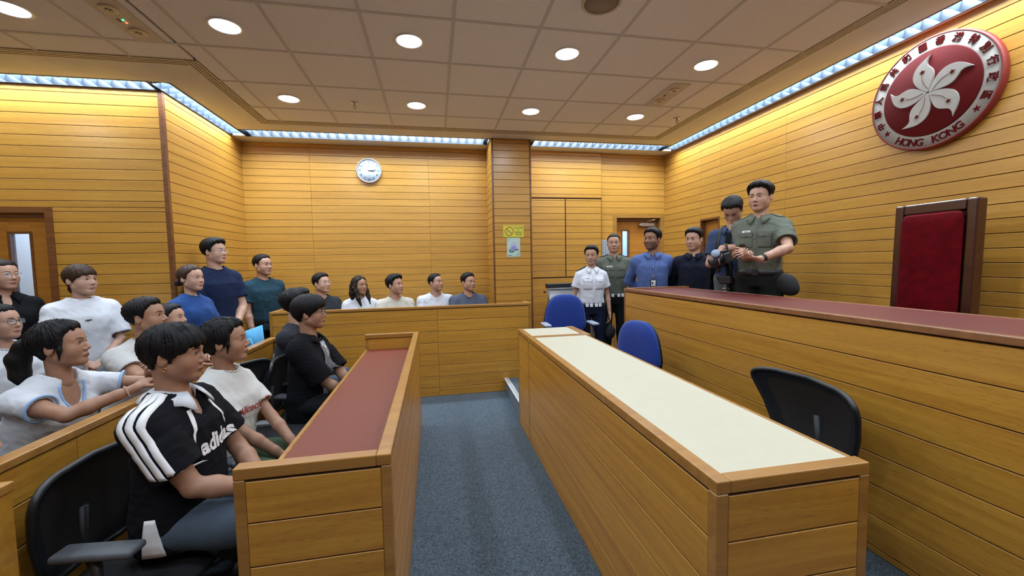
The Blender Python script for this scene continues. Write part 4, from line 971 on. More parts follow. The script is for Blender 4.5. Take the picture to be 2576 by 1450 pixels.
def build_hair(style, seed, h, hs=1.0, vol=1.0):
    """returns V, F in head-local coordinates"""
    rng = np.random.default_rng(seed); base, opt = style
    tab = np.array(HL[base]); az = np.radians(tab[:, 0]); zl = tab[:, 1]
    top = opt.get('top', .020)*vol; side = opt.get('side', .010)*vol; front = opt.get('front', None); part = opt.get('part', None)
    fr = [(rng.uniform(24, 70), rng.uniform(0, 6.3), rng.uniform(-25, 25), rng.uniform(20, 60)) for _ in range(6)]
    taper = opt.get('taper', .026 if base in ('fringe', 'long') else .045); jag = opt.get('jag', .006); strand = opt.get('strand', .0022)
    def f(X, Y, Z):
        X, Y, Z = np.broadcast_arrays(X, Y, Z)
        def el(c, r):
            q = ((X-c[0])/r[0])**2+((Y-c[1])/r[1])**2+((Z-c[2])/r[2])**2
            q2 = ((X-c[0])/r[0]**2)**2+((Y-c[1])/r[1]**2)**2+((Z-c[2])/r[2]**2)**2
            k0 = np.sqrt(q); return k0*(k0-1)/(np.sqrt(q2)+1e-6)
        d = np.minimum(el((0, -.008, .030), (.075, .097, .082)), el((0, .03, .02), (.064, .062, .07)))
        d = np.minimum(d, el((0, .0, -.03), (.066, .072, .075)))
        phi = np.arctan2(np.abs(X), Y+.012)
        wx, wy = X-.012, Y+.035
        psi = np.arctan2(wx, wy); rr = np.sqrt(wx*wx+wy*wy)
        n = sum(np.sin(psi*a+b+c*rr*4+np.sin(Z*e)) for a, b, c, e in fr)/2.45
        line = np.interp(phi, az, zl) + jag*(n*.6+np.sin(psi*17+2)*.5)
        m = np.clip((Z-line)/.012+.5, 0, 1); m = m*m*(3-2*m)
        up = np.clip((Z+.015)/.105, 0, 1); up = up*up*(3-2*up)
        T = side+(top-side)*up
        if front: T = T+front*np.clip((Y-.02)/.06, 0, 1)*up
        if part is not None: T = T-.010*np.exp(-((X-part)/.006)**2)*up
        tp = np.clip((Z-line)/taper, 0, 1); T = .003+(T-.003)*(tp*(2-tp))
        T = T+strand*n*(.3+.7*m)*(.4+.6*tp)
        return d-(T*m-.012*(1-m))
    F_ = Field(); e = top+.025+(front or 0)
    F_.func(f, (-.105-e*.3, -.125-e*.5, -.16), (.105+e*.3, .115+e*.6, .118+e))
    for add in opt.get('add', []): 
        kind = add[0]
        if kind == 'chain': F_.chain(add[1], add[2], k=add[3] if len(add) > 3 else .015)
        elif kind == 'ell': F_.ell(add[1], add[2], k=.012)
    V, F = F_.mesh(h, 1)
    if opt.get('add'):
        nn = vnormals(V, F); V = V+nn*(wave_noise(V*np.array([1, 1, .15]), 240, rng)*.0016)[:, None]
    return V*hs, F
def tufts(name, style_seed, V, F, mat, parent, R, pos, hs, n=160, length=.03, r=.0016, region=None):
    """thin tapered locks lying on the hair surface and sticking out a little at the ends"""
    rng = np.random.default_rng(style_seed); N = vnormals(V, F)
    cand = np.arange(len(V)) if region is None else np.nonzero(region(V))[0]
    if len(cand) == 0: return
    sel = rng.choice(cand, min(n, len(cand)), False); bm = bmesh.new()
    for i in sel:
        p = V[i]; nn = N[i]; w = nrm((p[0]-.012, p[1]+.035, -.03)); t = w-nn*(w@nn); t = nrm(t+rng.normal(size=3)*.25); L = length*rng.uniform(.5, 1.2)
        pts = [p-nn*.004, p+t*L*.4+nn*.001, p+t*L*.8-nn*(.001)-np.array((0, 0, L*.12)), p+t*L*1.05-np.array((0, 0, L*.34))-nn*.001]
        pts = [Vector(R@q+pos) for q in pts]
        tube_bm(bm, pts, r, 4, rad=[r, r*1.1, r*.8, r*.15])
    return tag(link(name, bm_mesh(name, bm), mat, parent, smooth=True), kind='stuff')
# ------------------------------------------------------------------ the figure builder
def vt(p): return Vector((float(p[0]), float(p[1]), float(p[2])))
def head_field(rng, female, neck_to, nr, hs, width=1.0):
    F = Field(); j = lambda a: rng.uniform(-a, a)
    jw = (.047 if female else .052)*width+j(.002); nz = j(.002)
    F.ell((0, -.008, .030), (.075*width, .097, .082), k=.02).ell((0, .03, .02), (.064*width, .060, .07), k=.02).ell((0, .026, -.045), ((.058 if female else .062)*width, .060, .068), k=.03)
    for s in (-1, 1):
        F.cone((s*jw, -.002, -.056), (s*.018, .060, -.097), .020, .017, k=.03)
        F.ell((s*.038*width, .050, -.036), (.026, .026, .030), k=.03)
        F.cone((s*.010, .084, .017), (s*.044, .064, .016), .0095, .009, k=.012)
    F.ell((0, .068, -.098), (.019, .016, .015), k=.02)
    F.cone((0, .083, .004), (0, .1035+nz, -.033), .0075, .0105, k=.012)
    for s in (-1, 1): F.ell((s*.0115, .0915, -.039), (.0082, .011, .0075), k=.006)
    for s in (-1, 1): F.ell((s*.031, .097, -.001), (.020, .0165, .0115), k=.010, op='s')
    for s in (-1, 1): F.ell((s*.031, .0735, -.001), (.0165, .0125, .0105), k=.004)
    F.ell((0, .083, -.066), (.021, .012, .012), k=.014)
    F.ell((0, .099, -.084), (.016, .008, .006), k=.008, op='s')
    a = math.radians(12)
    for s in (-1, 1):
        M = np.array(Matrix.Rotation(s*.30, 3, 'Z') @ Matrix.Rotation(-.18, 3, 'X'))
        F.ell((s*.078*width, -.010, -.010), (.0075, .0185, .031), M, k=.006)
        F.ell((s*.0855*width, -.004, -.006), (.006, .0105, .019), M, k=.004, op='s')
    F.cone((0, -.028, -.040), neck_to, nr/hs, nr*1.12/hs, k=.025)
    return F
def person(label, head, look, byaw, floor=0.0, sit=False, s=1.0, female=False, w=1.0, hs=1.0, skin='light', hair=('short', {}), haircol='black', top=None, legs='coal',
           pose='side', near=False, lean=0.0, sway=0.0, roll=0.0, glasses=None, seed=1, thigh=.43, tuck=.04, stubble=None, mouth='closed', hip=None, knees=None, hand_curl=(.5, .6, .4), category='person', hide_legs=True, brow=1.0, shoe=(.012, .012, .013)):
    rng = np.random.default_rng(seed); top = top or {}
    Hd = np.array(head, float)
    if not sit: s = (Hd[2]+.1125*hs-floor)/1.72
    B = rot3(byaw); rt, fw = B[:, 0], B[:, 1]; Z = np.array((0, 0, 1.))
    Nk = Hd-Z*.158*hs-fw*.012
    TL = .49*s
    if sit: Pl = Nk-fw*lean-rt*sway-Z*math.sqrt(max(TL**2-lean**2-sway**2, .05))
    else: Pl = Nk-fw*lean-rt*sway; Pl[2] = floor+.945*s
    if hip is not None: Pl = np.array(hip, float)
    root = thing('person', label, category, (float(Pl[0]), float(Pl[1]), floor))
    O = np.array((Pl[0], Pl[1], floor)); Hd = Hd-O; Nk = Nk-O; Pl = Pl-O; fl = 0.0
    up = nrm(Nk-Pl); L = float(np.linalg.norm(Nk-Pl)); rr = nrm(rt-up*(rt@up)); ff = np.cross(up, rr); M = np.stack([rr, ff, up], 1)
    lw = lambda p: Pl+M@np.array(p, float)             # torso frame -> local
    q_ = 2 if near is True else int(near)              # 2 closest, 1 middle, 0 far
    hb, hh, harm = ((.0066, .0060, .0064), (.0052, .0046, .0052), (.0040, .0035, .0042))[q_]
    hbody = (.0110, .0090, .0075)[q_]
    # --- head
    look = np.array(look, float)-O-Hd if len(look) == 3 else None
    lk = nrm(look); hy = math.atan2(-lk[0], lk[1]); hp = math.asin(max(-.7, min(.7, lk[2])))
    RH = rot3(hy, hp, roll)
    nr = (.042 if female else .051)*s*(.9+.1*w)
    n_to = RH.T@(Nk-Z*.035-Hd)/hs
    HF = head_field(rng, female, n_to, nr, hs, 1+.03*(w-1))
    HV, HFa = HF.mesh(hb/hs, 1); hb_bvh = bvh_of(HV, HFa)
    toL = lambda V: (RH@(np.asarray(V)*hs).T).T+Hd
    parts = [(toL(HV), HFa)]
    # --- arms
    sw = (.143 if female else .163)*s*w
    l1, l2 = .285*s, .25*s
    poses = {'side': ((.225*w, .035, -.10), (.55, -1, 0)), 'front': ((.055, .205, -.02), (1, -.35, -.35)), 'behind': ((.055, -.175, .02), (1, -.55, -.1)), 'lap': ((.075, .30, .02), (1, -.45, -.3)),
             'knee': ((.12, .40, .03), (1, -.4, -.3))}
    J = {}
    armr = (.80 if female else 1.0)*s*(.6+.4*w)
    for sd in (1, -1):
        spec = pose if isinstance(pose, str) else pose[0 if sd == 1 else 1]
        S_ = lw((sd*sw, -.012, L*.815)); palm = None; hdir = None
        if isinstance(spec, str):
            t, pl = poses[spec]; T = lw((sd*t[0]*(s if spec == 'side' else 1), t[1], t[2])); pole = M@np.array((sd*pl[0], pl[1], pl[2]))
            if spec == 'side': palm = -rr*sd+ff*-.2
            if spec == 'front': palm = -ff*.7-up*.5; hdir = nrm(-rr*sd*.75+ff*.2-up*.45)
            if spec == 'behind': palm = -ff; hdir = nrm(-rr*sd*.8-up*.5)
            if spec in ('lap', 'knee'): palm = -up; hdir = nrm(ff*.75-rr*sd*.55-up*.1)
        else:
            T = lw(spec['at']) if 'at' in spec else np.array(spec['world'], float)-O
            pole = M@np.array(spec.get('pole', (sd, -.4, -.3)), float)
            palm = np.array(spec['palm'], float) if 'palm' in spec else -up
            hdir = nrm(spec['dir']) if 'dir' in spec else None
            if spec.get('local', False) and hdir is not None: hdir = M@hdir; palm = M@palm
        E_, W_ = ik(S_, T, l1, l2, pole)
        if hdir is None: hdir = nrm(W_-E_)
        palm = nrm(palm-hdir*(palm@hdir)); lat = np.cross(hdir, palm)*sd*-1
        # thumb side: for a right hand with the palm facing down (-z) and fingers forward the thumb is on the left
        curl = (spec.get('curl', hand_curl) if isinstance(spec, dict) else hand_curl)
        J[sd] = dict(S=S_, E=E_, W=W_, d=hdir, n=palm, l=lat, curl=curl)
        A = Field()
        up_d = nrm(E_-S_); fo = nrm(W_-E_)
        A.chain([S_, S_+(E_-S_)*.45, E_], [.050*armr, .046*armr, .037*armr], k=.015)
        A.chain([E_, E_+(W_-E_)*.28, E_+(W_-E_)*.72, W_], [.037*armr, .041*armr, .031*armr, .0255*armr], k=.012)
        sc = .92*s*(.93 if female else 1.0); d_, n_, l_ = hdir, palm, lat
        fing = ((.031, .086, (.041, .025, .020), .0086), (.0105, .090, (.046, .028, .021), .0088), (-.010, .086, (.042, .026, .020), .0084), (-.029, .078, (.032, .020, .017), .0075))
        A.cone(W_, W_+d_*.02*sc, .024*armr, .022*sc, k=.012)
        for off, kl, seg, r in fing:
            K = W_+(d_*kl+l_*off)*sc
            A.cone(W_+(d_*.012+l_*off*.55)*sc, K, .0135*sc, .0115*sc, k=.010)
            p = K; ang = 0; sp = off*2.0
            for q, ln in enumerate(seg):
                ang += curl[q]; dd = nrm(d_*math.cos(ang)+n_*math.sin(ang)+l_*sp*(1 if q == 0 else .5))
                e = p+dd*ln*sc; A.cone(p, e, r*sc*(1-.06*q), r*sc*(.94-.06*q), k=.0035); p = e
        tb = W_+(d_*.024+l_*.020+n_*.004)*sc; td = nrm(d_*.55+l_*.75+n_*.35)
        t1 = tb+td*.044*sc; t2 = t1+nrm(td+d_*.5+n_*.15)*.032*sc; t3 = t2+nrm(td*.6+d_*.8+n_*.2)*.026*sc
        A.chain([tb, t1, t2, t3], [.0145*sc, .0115*sc, .0098*sc, .0080*sc], k=.006)
        J[sd]['mid'] = W_+d_*.09*sc
        parts.append(A.mesh(harm, 1))
    # --- torso and legs under the clothes (coarse)
    st = [(-.14, .142, .098, .0), (.0, .155, .107, -.006), (.22, .140 if not female else .124, .100, .0), (.50, .152 if not female else .138, .108, .008), (.72, .158 if not female else .142, .104, .005), (.86, .132, .078, -.006), (.96, .078, .058, -.010), (1.0, .050, .046, -.010)]
    st = [(t*L, a*s*w, b*s*(.5+.5*w), c) for t, a, b, c in st]
    T0 = Field().loft(Pl, M, st, k=.03)
    for sd in (1, -1): T0.cone(lw((sd*.03, -.01, L*.93)), J[sd]['S'], .045*s, .050*armr, k=.03)
    hipw = .088*s*w
    legp = {}
    for sd in (1, -1):
        h0 = Pl+rt*sd*hipw-Z*.03
        if sit:
            kn = h0+fw*thigh*s+rt*sd*.06+Z*(.015); an = kn-fw*tuck; an[2] = .085
            if knees is not None: kn = np.array(knees[0 if sd == 1 else 1])-O; an = kn+fw*.02; an[2] = .085
        else:
            kn = h0+rt*sd*.012+fw*.012; kn[2] = .49*s; an = h0+rt*sd*.03-fw*.02; an[2] = .085
        legp[sd] = (h0, kn, an)
        T0.chain([h0, kn, an], [.075*s*w, .052*s, .038*s], k=.03)
        T0.cone(an-Z*.04, an+fw*.12-Z*.055, .034, .026, k=.02)
    parts.append(T0.mesh(.03, 1))
    V, F = join_vf(parts)
    body = link('body', np_mesh('body', V, F, SKIN[skin]), None, root)
    # --- face details
    def fy(x, z, off=0.0):
        hit = hb_bvh.ray_cast(Vector((x, .2, z)), Vector((0, -1, 0)))
        return np.array((x, (hit[0].y if hit[0] else .07)+off, z))
    def head_obj(name, bm, mat, parent=root):
        for v in bm.verts: v.co = vt(RH@(np.array(v.co)*hs)+Hd)
        bmesh.ops.recalc_face_normals(bm, faces=bm.faces)
        return link(name, bm_mesh(name, bm), mat, parent, smooth=True)
    def patch(up_, lo_, off):
        bm = bmesh.new(); A_ = [bm.verts.new(vt(fy(x, z, off))) for x, z in up_]; B_ = [bm.verts.new(vt(fy(x, z, off))) for x, z in lo_]
        C_ = [bm.verts.new(vt(fy((a[0]+b[0])/2, (a[1]+b[1])/2, off))) for a, b in zip(up_, lo_)]
        for i in range(len(A_)-1):
            bm.faces.new((A_[i], A_[i+1], C_[i+1], C_[i])); bm.faces.new((C_[i], C_[i+1], B_[i+1], B_[i]))
        return bm
    eo = rng.uniform(.85, 1.1)
    for sd in (1, -1):
        cx, cz = sd*.031, -.001; us = np.linspace(-1, 1, 9)
        upc = [(cx+u*.0138, cz+.0052*eo*(1-u*u)+.0012*u*sd) for u in us]; loc_ = [(cx+u*.0138, cz-.0040*eo*(1-u*u)+.0012*u*sd) for u in us]
        e = head_obj('eye', patch(upc, loc_, .0007), EYEW)
        ui = np.linspace(-.40, .40, 7)
        def lim(u, q):
            z = cz+(.0052 if q > 0 else -.0040)*eo*(1-u*u)+.0012*u*sd; c = math.sqrt(max(.0058**2-(u*.0138)**2, 0))
            return (cx+u*.0138, min(z, cz+c) if q > 0 else max(z, cz-c))
        head_obj('iris', patch([lim(u, 1) for u in ui], [lim(u, -1) for u in ui], .0013), IRIS, e)
        bm = bmesh.new(); tube_bm(bm, [fy(x, z+.0006, .0009) for x, z in upc], .0011, 5, rad=[.0005]+[.0012]*7+[.0006]); head_obj('eyelash', bm, LASH)
        bm = bmesh.new(); xs_ = np.linspace(.013, .047, 8); zs_ = .0175+.0050*np.sin(np.linspace(.35, 2.6, 8))*brow
        tube_bm(bm, [fy(sd*x, z, .0004) for x, z in zip(xs_, zs_)], .002, 6, rad=[.0016, .0026, .0028, .0028, .0026, .0022, .0016, .0007] if not female else [.0010, .0017, .0019, .0019, .0018, .0014, .001, .0005])
        head_obj('eyebrow', bm, HAIR[haircol])
    bm = bmesh.new(); ux = np.linspace(-1, 1, 9)
    tube_bm(bm, [fy(u*.0215, -.0655+.0012*abs(math.sin(u*PI))-.0016*u*u, -.0016) for u in ux], .004, 6, rad=[.0012+.0030*(1-u*u) for u in ux])
    tube_bm(bm, [fy(u*.0200, -.0742+.003*u*u-(.006 if mouth == 'open' else 0), -.0018) for u in ux], .004, 6, rad=[.0012+.0038*(1-u*u) for u in ux])
    head_obj('lips', bm, LIPS[skin])
    bm = bmesh.new()
    if mouth == 'open': bm = patch([(u*.017, -.0675+.001*(1-u*u)) for u in ux], [(u*.017, -.0675-.009*(1-u*u)) for u in ux], .0012)
    else: tube_bm(bm, [fy(u*.0215, -.0692-.0006*u*u, .0010) for u in ux], .0009, 5)
    head_obj('mouth_line', bm, MOUTHD)
    if stubble:
        keep = [i for i, f in enumerate(HFa) if (HV[f].mean(0)[2] < -.034-(.0 if abs(HV[f].mean(0)[0]) > .03 else .012)) and HV[f].mean(0)[2] > -.118 and HV[f].mean(0)[1] > -.002 and not (abs(HV[f].mean(0)[0]) < .022 and -.080 < HV[f].mean(0)[2] < -.060)]
        nn = vnormals(HV, HFa); sv = toL(HV+nn*.0012); ff_ = HFa[keep]; ids, inv = np.unique(ff_, return_inverse=True)
        link('stubble', np_mesh('stubble', sv[ids], inv.reshape(ff_.shape), stubble), None, root)
    if hair is not None:
        hV, hF = build_hair(hair, seed+11, hh/hs*(1.0), 1.0)
        ho = link('hair', np_mesh('hair', toL(hV), hF, HAIR[haircol]), None, root)
        nt = hair[1].get('tufts', 0)
        if nt: 
            reg = hair[1].get('tuft_region')
            tufts('hair_locks', seed, hV, hF, HAIR[haircol], ho, RH*hs, Hd, hs, nt, hair[1].get('tuft_len', .03), .0017, reg)
    if glasses:
        G = bpy.data.objects.new('glasses', None); bm = bmesh.new(); gm = glasses
        gy = float(fy(0, .002)[1])+.006
        for sd in (1, -1):
            pts = []
            for k in range(20):
                t = k*2*PI/20; c, q = math.cos(t), math.sin(t)
                x = sd*.0335+.0235*np.sign(c)*abs(c)**.75; z = -.004+.0180*np.sign(q)*abs(q)**.75
                pts.append((x, gy-abs(x)*abs(x)*2.6, z))
            tube_bm(bm, pts, .0016 if gm is not CHROME else .0010, 6, closed=True)
            tube_bm(bm, [(sd*.057, gy-.0085, .004), (sd*.068, gy-.022, .004), (sd*.080, .03, .004), (sd*.083, -.01, .002), (sd*.081, -.03, -.014)], .0013, 6)
        tube_bm(bm, [(-.010, gy, .0), (0, gy+.001, .003), (.010, gy, .0)], .0013, 6)
        bpy.data.objects.remove(G)
        go = head_obj('glasses', bm, gm)
        for sd in (1, -1):
            bm = bmesh.new(); vs = []
            for k in range(16):
                t = k*2*PI/16; c, q = math.cos(t), math.sin(t); x = sd*.0335+.0225*np.sign(c)*abs(c)**.75
                vs.append(bm.verts.new((x, gy-x*x*2.6, -.004+.0172*np.sign(q)*abs(q)**.75)))
            bm.faces.new(vs); head_obj('lens', bm, LENSM, go)
    # --- garments
    ctx = dict(root=root, O=O, M=M, Pl=Pl, Nk=Nk, Hd=Hd, RH=RH, L=L, s=s, J=J, rr=rr, ff=ff, up=up, lw=lw, toL=toL, nr=nr, hs=hs, fw=fw, rt=rt, legp=legp, rng=rng, near=near, fy=fy, head_obj=head_obj)
    ctx['body'] = body
    inf = top.get('inflate', .012); belly = top.get('belly', 0.0)
    tk = .012 if top.get('hem', -.20) > -.03 else 0
    ts = [(top.get('hem', -.20), .150-tk, .104-tk, .0), (.03, .158-tk, .111-tk, -.004), (.22, .148 if not female else .134, .106, .002+belly*.5), (.50, .156 if not female else .144, .112, .008), (.72, .162 if not female else .148, .106, .006), (.86, .132, .078, -.006), (.96, .076, .058, -.010), (1.02, .046, .040, -.012)]
    ts = [(t*L, a*s*w+inf+(belly if t < .4 else 0), b*s*(.5+.5*w)+inf+(belly if t < .4 else 0), c) for t, a, b, c in ts]
    SF = Field().loft(Pl, M, ts, k=.03)
    if female:
        for sd in (1, -1): SF.ell(lw((sd*.066*s, .085*s, L*.60)), (.058*s, .052*s, .060*s), M, k=.05)
    slv = top.get('sleeve', .62); sr = top.get('sleeve_r', .064)*armr*1.05; srw = top.get('sleeve_open', .068)*armr*1.05
    for sd in (1, -1):
        j = J[sd]; S_, E_, W_ = j['S'], j['E'], j['W']
        SF.cone(lw((sd*.035, -.012, L*.945)), S_, .046*s+inf*.4, .054*armr+inf*.6, k=.045)
        if slv <= 1.0:
            e = S_+(E_-S_)*slv
            SF.cone(S_, S_+(E_-S_)*slv*.5, sr*.98, (sr+srw)/2, k=.035); SF.cyl(S_+(E_-S_)*slv*.35, e, (sr+srw)/2, srw, k=.012)
        else:
            SF.chain([S_, E_], [sr, sr*.86], k=.035); SF.cone(E_, E_+(W_-E_)*.9, sr*.86, sr*.62, k=.03)
    nd = nrm(RH@np.array((0, -.022, -.06))*hs+Hd-Nk)
    SF.cone(Nk-up*.004, Nk+nd*.15, nr*1.12+top.get('neck', .010), nr*1.12+top.get('neck', .010)+.05, k=.004, op='s')
    vn = top.get('vneck')
    if vn: SF.ell(lw((0, .10, L*.93)), (vn*.55, .07, vn), M, k=.006, op='s')
    if slv <= 1.0:
        for sd in (1, -1):
            j = J[sd]; ax = nrm(j['E']-j['S']); e = j['S']+(j['E']-j['S'])*slv
            SF.cyl(e-ax*.022, e+ax*.02, srw-2.0*hbody, srw-1.8*hbody, k=0, op='s')
    hem = lw((0, 0, top.get('hem', -.20)*L))
    V, F = SF.mesh(hbody, 2)
    nn = vnormals(V, F); amp = top.get('wrinkle', .0045)
    n2 = wave_noise(V*np.array([1, 1, .55]), 46, rng, 4); n3 = wave_noise(V*np.array([1, 1, 1.3]), 78, rng, 4)
    g = wave_noise(V, 20, rng)*.45+(.55-np.abs(n2))*.75+(.5-np.abs(n3))*.45
    V = V+nn*(amp*g)[:, None]
    shirt = link(top.get('name', 'shirt'), np_mesh('shirt', V, F, CL[top.get('col', 'white')]), None, root)
    ctx['shirt'] = shirt; ctx['bvh'] = bvh_of(V, F); ctx['SV'] = (V, F)
    if top.get('rib', True):
        cc = Nk+nd*.012; pts = []
        for k in range(28):
            a = k*2*PI/28; q = cc+(rr*math.cos(a)+ff*math.sin(a))*(nr*1.12+top.get('neck', .010)+.008)-up*(.010*math.sin(a))
            hit = ctx['bvh'].find_nearest(vt(q)); pts.append(hit[0]+hit[1]*.0005)
        tube('neck_rib', pts, .0052, CL[top.get('ribcol', top.get('col', 'white'))], shirt, 6, closed=True)
    # trousers and shoes
    LF = Field()
    LF.loft(Pl, M, [(-.22*L, .135*s*w, .100*s, 0), (-.02, .163*s*w+.010, .114*s*(.5+.5*w)+.012, -.004), (.07*L, .158*s*w+.008, .111*s*(.5+.5*w)+.010, -.002)], k=.03)
    lr = (.092, .074, .062) if not female else (.088, .064, .052)
    for sd in (1, -1):
        h0, kn, an = legp[sd]
        LF.chain([h0, kn], [lr[0]*s*w, lr[1]*s], k=.035); LF.cone(kn, an, lr[1]*s, lr[2]*s, k=.02)
    V, F = LF.mesh((.024 if hide_legs else .009) if sit else .014, 2); nn = vnormals(V, F); V = V+nn*(.005*wave_noise(V, 18, rng))[:, None]
    V[:, 2] = np.maximum(V[:, 2], .012)
    ctx['trousers'] = link('trousers', np_mesh('trousers', V, F, CL[legs]), None, root)
    sm = new_mat('shoe_%d_%d' % (int(shoe[0]*1000), int(shoe[2]*1000)), shoe, .4)
    for sd in (1, -1):
        h0, kn, an = legp[sd]; f2 = fw; A = Field()
        a0 = np.array((an[0], an[1], 0)); r_ = np.cross(f2, Z)
        A.loft(a0-f2*.075+Z*.0, np.stack([r_, Z, f2], 1), [(0, .030, .040, .038), (.05, .038, .042, .042), (.13, .044, .036, .036), (.20, .044, .027, .027), (.255, .030, .020, .020)], k=.01)
        A.cone(an-Z*.045, an-Z*.0, .040, .042, k=.02); A.half((0, 0, .002), (0, 0, -1))
        V, F = A.mesh(.014, 1); V[:, 2] = np.maximum(V[:, 2], .0); link('shoe', np_mesh('shoe', V, F, sm), None, root)
    return ctx
LENSM = new_mat('spectacle_lens', (.8, .9, 1), .05, alpha=.14, spec=.6)
# --- additions to clothing -----------------------------------------------------------------------
def project(c, P, dirn, off=.002):
    """points P (n,3) moved along dirn onto the shirt"""
    out = []; d = vt(nrm(dirn)); last = 0.0
    for p in P:
        hit = c['bvh'].ray_cast(vt(p)-d*.4, d)
        if hit[0] is None:
            h2 = c['bvh'].find_nearest(vt(p)); out.append(h2[0]+h2[1]*off)
        else: out.append(hit[0]-d*off)
    return out
def cloth_patch(c, name, center, ax, ay, dirn, outline_uv, mat, parent=None, off=.003, thick=.003, grid=8):
    """rectangular or trapezoid patch ((u0,u1) at bottom, (v0,v1) heights ...) draped on the shirt"""
    bm = bmesh.new(); (bl, br, tl, tr, v0, v1) = outline_uv; rows = []
    for i in range(grid+1):
        v = i/grid; a = bl+(tl-bl)*v; b = br+(tr-br)*v; y = v0+(v1-v0)*v
        P = [center+ax*(a+(b-a)*j/grid)+ay*y for j in range(grid+1)]
        rows.append([bm.verts.new(q) for q in project(c, P, dirn, off)])
    for A, B in zip(rows, rows[1:]):
        for j in range(grid): bm.faces.new((A[j], A[j+1], B[j+1], B[j]))
    bmesh.ops.recalc_face_normals(bm, faces=bm.faces)
    o = link(name, bm_mesh(name, bm), mat, parent or c['shirt'], smooth=True)
    md = o.modifiers.new('thickness', 'SOLIDIFY'); md.thickness = thick; md.offset = 0
    return o
def shirt_text(c, name, body, size, center, ax, ay, dirn, mat, off=.003, bold=.0, shear=0, squash=1.0):
    me = text_mesh(body, size, bold=bold, shear=shear)
    bm = bmesh.new(); bm.from_mesh(me); bmesh.ops.triangulate(bm, faces=bm.faces)
    P = [center+ax*v.co.x*squash+ay*v.co.y for v in bm.verts]
    for v, q in zip(bm.verts, project(c, P, dirn, off)): v.co = q
    o = link(name, bm_mesh(name, bm), mat, c['shirt'])
    return o
def collar(c, mat, h=.040, spread=.030, gap=14, point=.035, name='collar', stand=.0):
    Nk, up, rr, ff, nr = c['Nk'], c['up'], c['rr'], c['ff'], c['nr']
    bm = bmesh.new(); rows = []
    r0 = nr*1.12+.008; n = 36
    for k in range(n+1):
        a = math.radians(90+gap+(360-2*gap)*k/n); dr = rr*math.cos(a)+ff*math.sin(a)
        front = max(0, math.sin(a)); fp = max(0, (front-.72)/.28)
        base = Nk+dr*r0-up*(.016+.022*front)
        topp = Nk+dr*(r0+.004)+up*(h-.030-.020*front)
        hem = Nk+dr*(r0+spread*(1+.2*fp))-up*(.020+.030*front+point*fp*.6)+rr*math.cos(a)*.012*fp*3
        mid = (topp+hem)/2+dr*.006
        rows.append([bm.verts.new(vt(q)) for q in (base, topp, mid, hem)])
    for A, B in zip(rows, rows[1:]):
        for i in range(3): bm.faces.new((A[i], A[i+1], B[i+1], B[i]))
    bmesh.ops.recalc_face_normals(bm, faces=bm.faces)
    o = link(name, bm_mesh(name, bm), mat, c['shirt'], smooth=True)
    md = o.modifiers.new('thickness', 'SOLIDIFY'); md.thickness = .004; md.offset = 0
    return o
def buttons(c, mat, ts, r=.0055, name='button', x=0.0):
    for t in ts:
        p = project(c, [c['lw']((x, .0, c['L']*t))], -c['ff'], .002)[0]
        bm = bmesh.new(); cyl_bm(bm, r, r*.9, .003, 10, Matrix.Translation(p) @ vt(c['ff']).to_track_quat('Z', 'Y').to_matrix().to_4x4()); link(name, bm_mesh(name, bm), mat, c['shirt'])
def placket(c, mat, t0=.02, t1=.93, w=.012):
    return cloth_patch(c, 'placket', c['lw']((0, 0, 0)), c['rr'], c['up'], -c['ff'], (-w, w, -w, w, t0*c['L'], t1*c['L']), mat, off=.0015, thick=.002, grid=14)
def belt(c, mat, t=.02, h=.042, name='belt', buckle=None, extra=.012):
    """band round the waist that follows the shirt/trouser surface"""
    bm = bmesh.new(); rows = []; M, Pl, L, s = c['M'], c['Pl'], c['L'], c['s']
    for k in range(40):
        a = k*2*PI/40; d = c['rr']*math.cos(a)+c['ff']*math.sin(a); o = Pl+c['up']*L*t
        ds = []
        hit = c['bvh'].ray_cast(vt(o+d*.6), vt(-d)); ds.append(.6-hit[3] if hit[0] else 0)
        rad = max(ds[0], .10)+extra*.5
        rows.append([bm.verts.new(vt(o+d*rad-c['up']*h/2)), bm.verts.new(vt(o+d*rad+c['up']*h/2))])
    for i in range(40): bm.faces.new((rows[i][0], rows[(i+1) % 40][0], rows[(i+1) % 40][1], rows[i][1]))
    bmesh.ops.recalc_face_normals(bm, faces=bm.faces)
    o = link(name, bm_mesh(name, bm), mat, c['root'], smooth=True); md = o.modifiers.new('thickness', 'SOLIDIFY'); md.thickness = .006; md.offset = 1
    c['belt'] = (o, rows if False else None)
    return o
def on_belt(c, name, ang, w, h, d, mat, parent, t=.02, dz=0):
    """small box on the belt at the angle ang (deg, 90 = front)"""
    a = math.radians(ang); dr = c['rr']*math.cos(a)+c['ff']*math.sin(a); o = c['Pl']+c['up']*c['L']*t
    hit = c['bvh'].ray_cast(vt(o+dr*.6), vt(-dr)); rad = (.6-hit[3] if hit[0] else .12)+.012+d*.4
    p = o+dr*rad+c['up']*dz; y = nrm(dr); z = c['up']; x = np.cross(y, z)
    bm = bmesh.new(); box_bm(bm, -w/2, w/2, -d/2, d/2, -h/2, h/2, min(w, h, d)*.2, 2)
    MM = Matrix(((x[0], y[0], z[0], p[0]), (x[1], y[1], z[1], p[1]), (x[2], y[2], z[2], p[2]), (0, 0, 0, 1)))
    bmesh.ops.transform(bm, matrix=MM, verts=bm.verts)
    return link(name, bm_mesh(name, bm), mat, parent, smooth=False)
